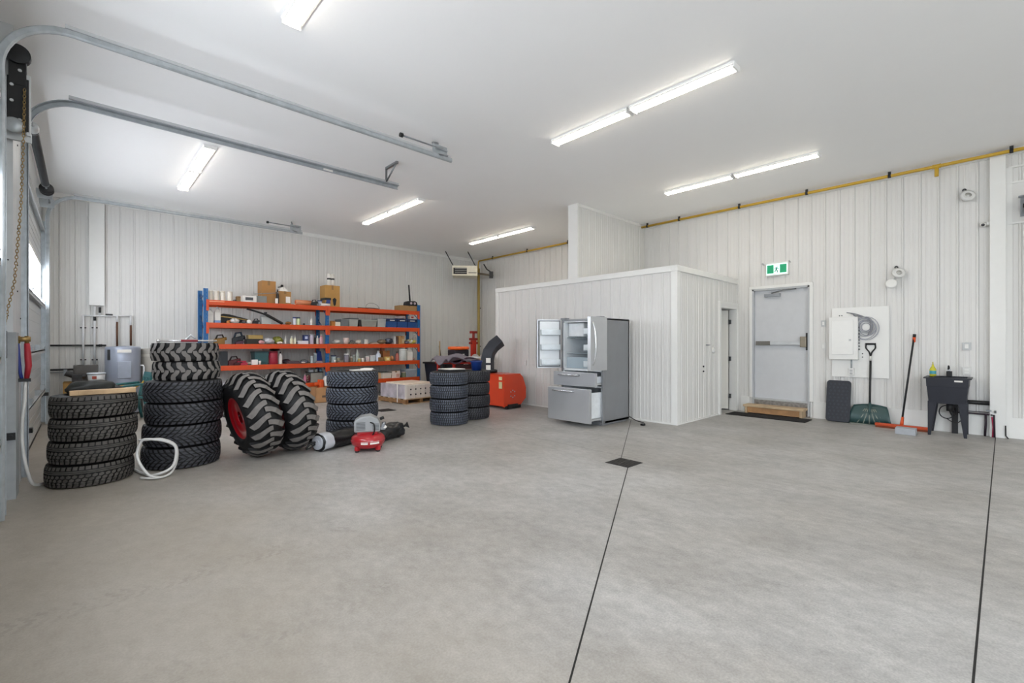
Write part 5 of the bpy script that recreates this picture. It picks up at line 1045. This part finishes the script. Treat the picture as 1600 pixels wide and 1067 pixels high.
it('carton', 623, 632, 12.5, 2, '#b58c5a', 'cardboard_box', 'upright brown carton on the third shelf near the right post', 'box', col2='#c9b08a'); it('bag', 633, 641, 5, 2, '#6b6672', 'grey_rag', 'grey rag between the brown carton and the work gloves', 'rag')
it('bag', 638, 653, 7.5, 2, '#d9d06a', 'work_gloves', 'yellow and white work gloves at the right end of the third shelf', 'gloves', col2='#e8e6e0'); it('bottle', 645, 650, 16, 2, '#b9aea4', 'grey_bottle', 'tall pale bottle behind the yellow work gloves', 'bottle', dy=.25)
# fourth shelf, left bay
it('box', 345, 356, 22, 1, '#2c3036', 'black_case', 'upright black case at the left end of the fourth shelf', 'case', dep=.3, col2=None); it('tool', 356, 378, 15, 1, '#5c2026', 'red_tool', 'dark red power tool right of the upright black case', 'tool', col2='#2a1a1c')
it('tool', 366, 380, 8, 1, '#431a20', 'red_tool', 'smaller dark red tool in front of the larger one', 'tool', dy=-.0); it('flat', 369, 387, 6.5, 1, '#b5304a', 'red_case', 'flat crimson case on the fourth shelf', 'case', dep=.2, dy=.02)
it('bag', 386, 394, 4, 1, '#e0d4c8', 'cream_rag', 'cream rag between the crimson case and the white carton', 'rag'); it('box', 394, 403, 8, 1, '#eeeae6', 'white_carton', 'small white carton left of the dark green tote', 'box', dy=.0, dep=.1); it('tote', 398, 420, 20, 1, '#3c6468', 'storage_tote', 'dark green tote on the fourth shelf beside the red bucket', 'tote', col2='#2c4a50', dep=.35, dy=.12)
it('cup', 404, 408, 6, 1, '#e3dfda', 'white_cup', 'small white cup in front of the dark green tote', 'cup', dy=.0)
it('can', 420.5, 434, 20, 1, '#9c1f36', 'red_bucket', 'crimson bucket topped with black gloves, fourth shelf', 'bucket', col2='#7c1a2c'); it('bag', 424, 439, 5, 1, '#1d1b1e', 'black_gloves', 'black gloves piled on the crimson bucket', 'gloves', dz=.30, dy=.1)
it('bottle', 435, 441, 19, 1, '#ebe7e4', 'white_bottle', 'white bottle with a black neck right of the crimson bucket', 'bottle', col2='#1b1b1d'); it('bag', 442, 456, 7, 1, '#4a2432', 'maroon_cloth', 'maroon cloth pile on the fourth shelf', 'cloth', col2='#2a2430'); it('flat', 448, 470, 4, 1, '#59464c', 'flat_tools', 'flat dark tray of tools right of the maroon cloth', 'tray', dep=.25, dy=-.005)
it('tool', 468, 484, 6, 1, '#5d5f72', 'grey_tool', 'grey blue tool left of the glass jars, fourth shelf', 'tool'); it('bag', 472, 478, 3, 1, '#d4c4c0', 'small_parts', 'small pale parts in front of the grey blue tool', 'parts', dy=-.005)
it('can', 485, 489.5, 11, 1, '#aeb9bd', 'glass_jar', 'left glass jar near the centre post, fourth shelf', 'jar', col2='#c9cfd2'); it('can', 490, 495, 15, 1, '#a6b4ba', 'glass_jar', 'right and taller glass jar near the centre post, fourth shelf', 'jar', col2='#ccd4d8', dy=.2)
o = mesh('blue_sheet', MB().prism([(-.07, 0), (.08, 0), (.04, .28), (-.06, .28)], -.02, .02, 0, RX(PI/2)), mat('#1b3a8e', .5), loc=(sx_(500, YS+.3), YS+.35, LV[1]), bev=.01); tag(o, 'deep blue panel standing behind the centre post, fourth shelf', 'panel')
it('flat', 494, 505, 3, 1, '#9a8a90', 'small_tray', 'small pale tray in front of the deep blue panel', 'tray', dep=.12, dy=-.0)
# fourth shelf, right bay
it('can', 517, 525, 11, 1, '#aab9bb', 'blue_lid_jar', 'jar with a dark blue lid at the left of the right bay fourth shelf', 'jar', col2='#27365c'); it('can', 526, 531.5, 8, 1, '#a8a48c', 'small_jar', 'small olive jar right of the blue lidded jar', 'jar', col2='#8f93a0'); it('cup', 522, 525, 4, 1, WH, 'small_cup', 'tiny white cup in front of the blue lidded jar', 'cup', dy=-.005)
it('can', 537.5, 545, 13, 1, '#8f8a94', 'plastic_jar', 'grey jar with a wide white lid on the fourth shelf', 'jar', col2='#ebe8e4'); it('can', 541, 548, 21, 1, '#b9b7ae', 'tall_can', 'tall pale can behind the white lidded jar', 'can', dy=.3, col2='#cbc8c0')
it('can', 547, 550.5, 8, 1, '#8f7f6a', 'small_jar', 'left small brown jar in the row right of the white lidded jar', 'jar'); it('can', 551, 554.5, 11, 1, '#99a09a', 'small_jar', 'greenish jar right of the small brown jar', 'jar', col2='#c4c8c2'); it('bottle', 555.5, 561, 19, 1, '#b7bfb6', 'clear_bottle', 'tall clear bottle in the middle of the right bay fourth shelf', 'bottle', col2='#d9dcd8')
it('can', 559.5, 563.5, 6, 1, '#b9a76a', 'small_tin', 'small yellow tin in front of the tall clear bottle', 'tin', dy=.0); it('can', 564.5, 569, 6, 1, '#ddd6ca', 'small_tin', 'small cream tin right of the yellow tin', 'tin', dy=.0); it('flat', 528, 537, 3, 1, '#8d8379', 'small_tray', 'small grey tray in front of the jars, right bay fourth shelf', 'tray', dep=.1, dy=-.0)
it('can', 571, 577, 8, 1, '#dccccc', 'white_tin', 'pinkish white tin left of the white tub, fourth shelf', 'tin'); it('tote', 578, 587, 9, 1, '#d3dadc', 'white_tub', 'rectangular white tub on the fourth shelf', 'tub', col2='#e9eced', dep=.15)
it('bottle', 587.5, 595, 16, 1, '#d9e0ee', 'cleaner_bottle', 'white bottle with a blue band left of the brown boxes', 'bottle', col2='#e6e8ee'); it('carton', 592.5, 599, 6, 1, '#8a6a3f', 'small_carton', 'small dark brown carton in front of the cleaner bottle', 'box', dy=.0, dep=.1)
it('carton', 598, 609, 16, 1, '#a66a3f', 'cardboard_box', 'square brown carton on the fourth shelf of the right bay', 'box', dy=.15); it('box', 602.5, 610, 6.5, 1, '#d8b66a', 'yellow_carton', 'small yellow carton in front of the square brown carton', 'box', dy=.0, col2='#efe2b4', dep=.1); it('carton', 596, 601, 4, 1, '#9d5f4a', 'small_carton', 'small reddish carton on top of the square brown carton', 'box', dz=.278, dy=.17, dep=.1)
it('bag', 611, 617, 8, 1, '#c98a5c', 'orange_bag', 'orange brown bag left of the red bottle', 'bag', dy=.05); it('bottle', 618, 623, 14, 1, '#c06a5c', 'red_bottle', 'red bottle with a dark cap left of the white bucket', 'bottle', col2='#26262e')
it('can', 624, 635, 18, 1, '#c6cac6', 'paint_bucket', 'pale bucket with a grey band on the fourth shelf', 'bucket', col2='#e0e2de', dy=.05); it('jug', 636, 645, 21, 1, WH, 'plastic_jug', 'white jug at the right end of the fourth shelf', 'jug', dy=.02); it('ball', 645.5, 649, 4, 1, '#d9b0a4', 'small_ball', 'small pink ball beside the white jug', 'ball')
# bottom shelf
it('bag', 343, 356, 8, 0, '#c5c4cc', 'plastic_bag', 'pale bag on the bottom shelf behind the big tyres', 'bag', dz=0); it('box', 380, 403, 12, 0, '#c9c8c4', 'grey_bin', 'pale grey bin on the bottom shelf seen between the big tyres', 'bin', dep=.3)
it('bottle', 438, 446, 20, 0, '#e6e2e4', 'white_jar', 'white jar with printed front on the bottom shelf right of the big tyres', 'jar', col2='#eeeef0', dy=.1); it('flat', 448, 462, 4, 0, '#8a6a58', 'flat_tray', 'brown flat tray on the bottom shelf', 'tray', dep=.25); it('tool', 458, 474, 6, 0, '#2a2d44', 'blue_tool', 'dark blue tool on the bottom shelf', 'tool'); it('flat', 466, 476, 3, 0, '#e3dcc9', 'paper_pad', 'cream paper pad on the bottom shelf', 'pad', dy=-.01, dep=.1)
it('bottle', 474, 479, 13, 0, '#c4708f', 'pink_bottle', 'pink bottle on the bottom shelf left of the grey carton', 'bottle', col2='#d9c0c8'); it('bag', 479, 486, 12, 0, '#6b2f38', 'red_bag', 'dark red bag beside the pink bottle', 'bag', col2='#c9b7a0')
it('box', 486, 504, 14, 0, '#a19f96', 'grey_carton', 'grey carton with a dark lid on the bottom shelf left bay', 'box', dep=.35); it('box', 485, 505.5, 1.6, 0, '#232328', 'black_board', 'dark board lying on the grey carton', 'board', dz=.222, dep=.36); it('box', 483, 490, 3.5, 0, '#b7c0c8', 'silver_box', 'silver box on the dark board, left', 'box', dz=.248, dep=.1); it('box', 492, 496, 4.5, 0, '#9fa8a4', 'silver_box', 'silver green box on the dark board, centre', 'box', dz=.248, dep=.1); it('ball', 499, 504, 5, 0, '#6d8fa6', 'blue_ball', 'bluish round thing on the dark board, right', 'ball', dz=.248, dep=.08)
it('box', 589, 600, 9, 0, '#cfae84', 'beige_carton', 'beige carton on the bottom shelf right of the centre stack', 'box', dep=.2); it('tote', 598, 612, 10, 0, '#ddd5c8', 'open_carton', 'open white carton filled with dark things, bottom shelf', 'box', col2='#54584e', dep=.3, dy=.0); it('carton', 612.5, 625, 10.5, 0, '#e0cfc2', 'white_carton', 'white carton beside the open one, bottom shelf', 'box', dep=.25, dy=.0, col2='#c9a08e')
it('can', 627.5, 634, 8, 0, '#7c8468', 'green_tin', 'greenish tin between the white carton and the clear tote', 'tin', col2='#c0b0a0'); it('tote', 635, 651, 12, 0, '#9aa4ae', 'storage_tote', 'bluish clear tote at the right end of the bottom shelf', 'tote', col2='#b5c0ca', dep=.35, dy=.02); it('tool', 592, 612, 7, 0, '#3a1518', 'red_tool', 'dark red tool at the back of the bottom shelf right bay', 'tool', dy=.35, dz=0)
it('box', 578, 584, 14, 0, '#c7c6c2', 'white_post', 'white upright box behind the centre tyre stack', 'box', dep=.1, dy=.2)
# under the shelves
it('bag', 448, 464, 16, -1, '#2c2a33', 'black_bag', 'black bag on the floor under the left bay', 'bag', dy=.08, col2='#4a3a48'); it('bag', 462, 480, 13, -1, '#33292b', 'black_bag', 'dark brown bag on the floor left of the cardboard box', 'bag', dy=.06, col2='#6d5a50')
o = mesh('cardboard_box', MB().box((-.22, -.2, 0), (.24, .2, .01)).box((-.22, -.2, 0), (.24, -.195, .36)).box((-.22, .195, 0), (.24, .2, .36)).box((-.22, -.2, 0), (-.215, .2, .36)).box((.235, -.2, 0), (.24, .2, .36)), m_card2, loc=(4.22, 11.15, 0)); tag(o, 'open cardboard box on the floor below the centre post', 'box'); mesh('print', MB().box((-.08, -.204, .12), (.2, -.2, .17)), mat('#6b5646', .7), o)
o = mesh('orange_tool', MB().box((-.05, -.08, 0), (.05, .08, .52)).box((-.14, -.05, .38), (.05, .05, .46)), m_orange, loc=(4.18, 11.15, .012), bev=.02); tag(o, 'orange tool standing in the open cardboard box', 'tool')
t = thing('plastic_helmet', 'white jug like hood resting on the open cardboard box', 'hood', (4.36, 11.12, .37)); mesh('hood_shell', MB().prism([(-.11, 0), (.17, 0), (.08, .10), (.085, .2), (.04, .26), (-.08, .24), (-.12, .16)], -.08, .08, 0, RX(PI/2)), m_paper, t, bev=.03)
# ------------------------------------------------------------------ pallet of white boxed pavers
t = thing('wood_pallet', 'low wooden pallet on the floor in front of the right bay', 'pallet', (5.78, 9.86, 0), math.radians(5)); WL, DL = .45, .56
for i in range(6): y = -DL+i*(2*DL-.1)/5; mesh('deck_board', MB().box((-WL, y, .105), (WL, y+.1, .125)), m_wood, t, bev=.002)
for x in (-WL, -.04, WL-.08): mesh('stringer', MB().box((x, -DL, .018), (x+.08, DL, .105)), mat('#8f6a44', .8, var=.2), t, bev=.002)
for y in (-DL, 0, DL-.1): mesh('bottom_board', MB().box((-WL, y, 0), (WL, y+.1, .018)), m_wood, t)
t = thing('wrapped_tile_stack', 'plastic wrapped stack of white cartons on the wooden pallet', 'stack of cartons', (5.78, 9.86, .126), math.radians(5))
m_wbox = mat('#e8e2da', .5, var=.04)
for i in range(6):
    x = -.42+i*.14; o = mesh('carton_slab', MB().box((x, -.53, 0), (x+.133, .46, .31)), m_wbox, t, bev=.006)
    mesh('carton_mark', MB().cyl((x+.136, -.536, .09), (x+.136, -.53, .09), .020, n=10).cyl((x+.136, -.536, .21), (x+.136, -.53, .21), .018, n=10), m_dark, o)
mesh('plastic_wrap', MB().box((-.445, -.54, .0), (-.425, .47, .32)), mat('#b9b3ba', .15, var=.25, scale=6, bump=.5, bscale=9), t)
mesh('corner_guard', MB().box((-.45, -.55, 0), (-.40, -.533, .32)), m_paper, t); mesh('top_sheet', MB().box((-.3, -.45, .31), (.46, .46, .335)), mat('#e6d6c6', .6), t, bev=.004)
mesh('strap', MB().box((-.452, -.25, -.1), (-.447, -.22, .32)), m_paper, t)
# ------------------------------------------------------------------ corner: black bin, poles, snow blower, bench with rug
t = thing('black_bin', 'large black plastic bin right of the shelving rack', 'bin', (7.65, 11.0, 0)); mesh('bin_body', MB().add([(-.36, -.3, 0), (.36, -.3, 0), (.36, .3, 0), (-.36, .3, 0), (-.44, -.38, .85), (.44, -.38, .85), (.44, .38, .85), (-.44, .38, .85)], [(3,2,1,0),(0,1,5,4),(1,2,6,5),(2,3,7,6),(3,0,4,7),(4,5,6,7)]), m_blk2, t, bev=.02); mesh('bin_rim', MB().box((-.47, -.41, .82), (.47, .41, .87)), m_black, t, bev=.01)
for i in (-.2, .2): mesh('bin_rib', MB().box((i-.02, -.40, .05), (i+.02, -.34, .8)), m_black, t)
o = mesh('pole', MB().cyl((0, 0, 0), (-.07, .2, 1.33), .018, n=8), m_dark, loc=(7.35, 10.5, 0)); tag(o, 'thin black pole leaning beside the black bin', 'pole')
# orange snow blower attachment with black chute
A = atZ(790, 641); 
t = thing('snow_blower', 'orange snow blower attachment with a tall black discharge chute', 'snow blower', (6.50, 7.16, 0), math.radians(4)); m_or = mat('#e0431a', .35, var=.04, scale=3, coat=.3)
side = [(.0, .06), (.0, .74), (.50, .74), (.60, .66), (.70, .42), (.70, .20), (.52, .06)]
b = MB(); b.prism([(x, z) for x, z in side], -.012, .012, 0, TR(0, 0, 0) @ RX(PI/2)); b.prism([(x, z) for x, z in side], -.012, .012, 0, TR(0, 1.1, 0) @ RX(PI/2)); b.box((0, 0, .06), (.02, 1.1, .74)); b.box((0, 0, .72), (.53, 1.1, .74)); b.box((.0, 0, .06), (.5, 1.1, .08)); b.add([(.52, 0, .73), (.62, 0, .65), (.62, 1.1, .65), (.52, 1.1, .73)], [(0,1,2,3)])
b.box((-.015, -.015, .05), (.01, .02, .75)); mesh('housing', b, m_or, t, bev=.003)
mesh('skid_shoe', MB().box((.05, -.04, 0), (.5, .02, .07)).box((.1, -.05, .02), (.4, -.01, .1)), m_black, t, bev=.008)
mesh('auger', MB().cyl((.36, .02, .38), (.36, 1.08, .38), .05, n=12).tube([(.36+.22*math.cos(k*.5), .06+k*.0165, .38+.22*math.sin(k*.5)) for k in range(60)], .02, 6), m_or, t)
b = MB()
for x, z in ((.2, .27), (.32, .27), (.2, .36), (.32, .36), (.26, .24), (.26, .39)): b.cyl((x, -.02, z), (x, -.01, z), .014, n=8)
mesh('bolt', b, m_galv2, t)
mesh('decal', MB().box((-.020, .04, .62), (-.013, .13, .69)).box((-.020, .04, .44), (-.013, .13, .58)), mat('#ded2a0', .5), t, label='cream warning decal'); 
ch = MB(); pth = [(.25, .75, .74), (.25, .75, 1.05), (.28, .73, 1.2), (.36, .67, 1.34), (.49, .57, 1.47)]; ws = [.125, .125, .12, .115, .11]; vs = []
for i, (x, y, z) in enumerate(pth):
    a = pth[max(0, i-1)]; c = pth[min(4, i+1)]; d = Vector((c[0]-a[0], c[1]-a[1], c[2]-a[2])).normalized(); sd = Vector((.50, -.86, 0)); sd = (sd-d*sd.dot(d)).normalized(); up = d.cross(sd)
    for su, sv in ((-1, -1), (1, -1), (1, 1), (-1, 1)): q = Vector((x, y, z))+sd*su*ws[i]+up*sv*.12; vs.append(tuple(q))
ch.add(vs, [(i*4+k, i*4+(k+1) % 4, (i+1)*4+(k+1) % 4, (i+1)*4+k) for i in range(4) for k in range(4)]+[(0,1,2,3), (16,17,18,19)]); mesh('discharge_chute', ch, m_blk2, t, bev=.01)
mesh('chute_decal', MB().box((-.03, -.005, -.055), (.075, 0, .055), 0, TR(.16, .665, 1.02) @ RZ(-PI/2+.52)).box((-.03, -.005, -.055), (.075, 0, .055), 0, TR(.16, .665, .86) @ RZ(-PI/2+.52)), m_paper, t, label='white warning decal')
mesh('chute_ring', MB().lathe([(.19, .74), (.22, .75), (.22, .80), (.19, .81)], 24, 0, TR(.25, .75, 0), cap=False), m_black, t)
# red bench with the rug and bits
t = thing('red_bench', 'low red metal bench behind the finely blocked tyre stack', 'bench', (6.78, 8.95, 0), math.radians(0)); m_rb = mat('#b0281c', .45, var=.15, scale=8)
BL, BD = .50, .32; BH = .96
for sx in (-1, 1):
    for sy in (-1, 1): mesh('leg', MB().box((sx*BL-.03, sy*BD-.03, 0), (sx*BL+.03, sy*BD+.03, BH-.03)), m_rb, t, bev=.004)
mesh('bench_top', MB().box((-BL-.06, -BD-.06, BH-.04), (BL+.06, BD+.06, BH)), m_rb, t, bev=.006); mesh('bench_shelf', MB().box((-BL, -BD, .55), (BL, BD, .58)), m_rb, t); mesh('front_rail', MB().box((-BL, -BD-.03, .80), (BL, -BD, .90)), mat('#3a1c1c', .5), t)
o = mesh('red_canister', MB().lathe([(.09, 0), (.1, .02), (.1, .26), (.06, .32), (0, .32)], 18), mat('#c92a1a', .35), loc=(6.72, 8.72, .58)); tag(o, 'bright red canister on the lower bench shelf', 'canister')
t = thing('folded_rug', 'grey purple folded blanket draped on the red bench', 'blanket', (6.42, 8.75, BH+.005)); R_ = random.Random(11); b = MB(); n = 16; vs = []
for j in range(n+1):
    for i in range(n+1):
        u = i/n-.5; v = j/n-.5; zz = .10+.06*math.sin(u*7+1)*math.cos(v*5)+.05*math.sin(9*v+3*u)-.55*max(0, abs(u)-.38)-.5*max(0, abs(v)-.40); vs.append((u*.95, v*.72, max(.004, zz) if abs(u) < .46 else zz))
b.add(vs, [(j*(n+1)+i, j*(n+1)+i+1, (j+1)*(n+1)+i+1, (j+1)*(n+1)+i) for j in range(n) for i in range(n)], 0, True); o = mesh('blanket', b, mat('#77717a', .9, var=.12, scale=5), t); s = o.modifiers.new('solid', 'SOLIDIFY'); s.thickness = .022
mesh('blanket_border', MB().tube(smooth_path([(-.48, -.31, .06), (-.2, -.32, -.02), (.1, -.32, .10), (.45, -.31, .05)], 5), .022, 6), mat('#45323f', .9), t)
o = mesh('white_plank', MB().box((-.34, -.09, 0), (.34, .09, .03)), m_paper, loc=(6.98, 8.52, BH+.0), rot=(0, 0, -.75), bev=.004); tag(o, 'lower white shelf board beside the grey blanket', 'board', 'white boards on the bench')
o = mesh('white_plank', MB().box((-.34, -.09, 0), (.34, .09, .03)), mat('#dfe0e0', .5), loc=(7.0, 8.56, BH+.09), rot=(0, 0, -.75), bev=.004); tag(o, 'upper white shelf board near the black chute', 'board', 'white boards on the bench')
o = mesh('foam_block', MB().box((-.25, -.07, 0), (.25, .07, .058)), mat('#c9b49c', .8), loc=(6.98, 8.53, BH+.031), rot=(0, 0, -.75), bev=.01); tag(o, 'beige block sandwiched between the two white boards', 'block')
t = thing('orange_hat', 'round orange rimmed case lying on a black box on the bench', 'case', (6.85, 9.2, BH+.001)); mesh('black_box', MB().box((-.24, -.14, 0), (.2, .16, .28)), m_blk2, t, bev=.02); mesh('orange_rim', MB().lathe([(.18, .28), (.26, .29), (.27, .33), (.25, .36), (.18, .35)], 28, 0, TR(-.02, 0, 0), cap=False), mat('#ea6420', .4), t); mesh('box_latch', MB().box((.0, -.15, .12), (.05, -.138, .18)).box((-.14, -.15, .1), (-.10, -.138, .16)), m_paper, t); mesh('rim_filling', MB().ball((-.02, 0, .32), .2, (1, 1, .22), noise=.1), mat('#4a1f18', .6), t)
t = thing('red_jack', 'red hydraulic jack standing upright behind the orange rimmed case', 'jack', (7.42, 9.35, .0)); mesh('jack_base', MB().box((-.1, -.1, 0), (.1, .1, 1.02)), m_rb, t, bev=.01); mesh('jack_column', MB().box((-.06, -.05, 1.02), (.06, .05, 1.48)), mat('#c0301c', .4), t, bev=.008); mesh('jack_head', MB().box((-.10, -.06, 1.48), (.10, .06, 1.54)).cyl((0, 0, 1.54), (0, 0, 1.66), .035, n=12).box((-.09, -.05, 1.66), (.09, .05, 1.72)).box((-.13, -.03, 1.38), (.13, .03, 1.44)), mat('#8e231a', .4), t, bev=.004)
for i, (x, y) in enumerate(((7.12, 8.9), (7.28, 8.75))):
    o = mesh('dust_mask', MB().ball((0, 0, .08), .10, (1.1, .8, 1), noise=.04, seed=i), mat('#a9a09c', .7), loc=(x, y, BH+.0)); tag(o, ['left', 'right'][i]+' of two rounded pale hats behind the white boards', 'hat', 'pale hats')
t = thing('blue_bucket', 'blue plastic bucket next to the black chute', 'bucket', (5.47, 6.80, .86)); 
mesh('bucket_body', MB().lathe([(.085, 0), (.11, .20), (.115, .21), (.105, .21), (.075, .01), (0, .01)], 24), mat('#173475', .4), t); mesh('bucket_rim', MB().lathe([(.112, .18), (.12, .19), (.12, .205), (.112, .21)], 24, cap=False), mat('#16306e', .4), t)
o = mesh('broom_stick', MB().cyl((0, 0, 0), (0, .0, 1.46), .016, n=8), mat('#a38b68', .7), loc=(6.95, 10.2, 0)); tag(o, 'plain wooden stick standing upright behind the grey blanket', 'stick')
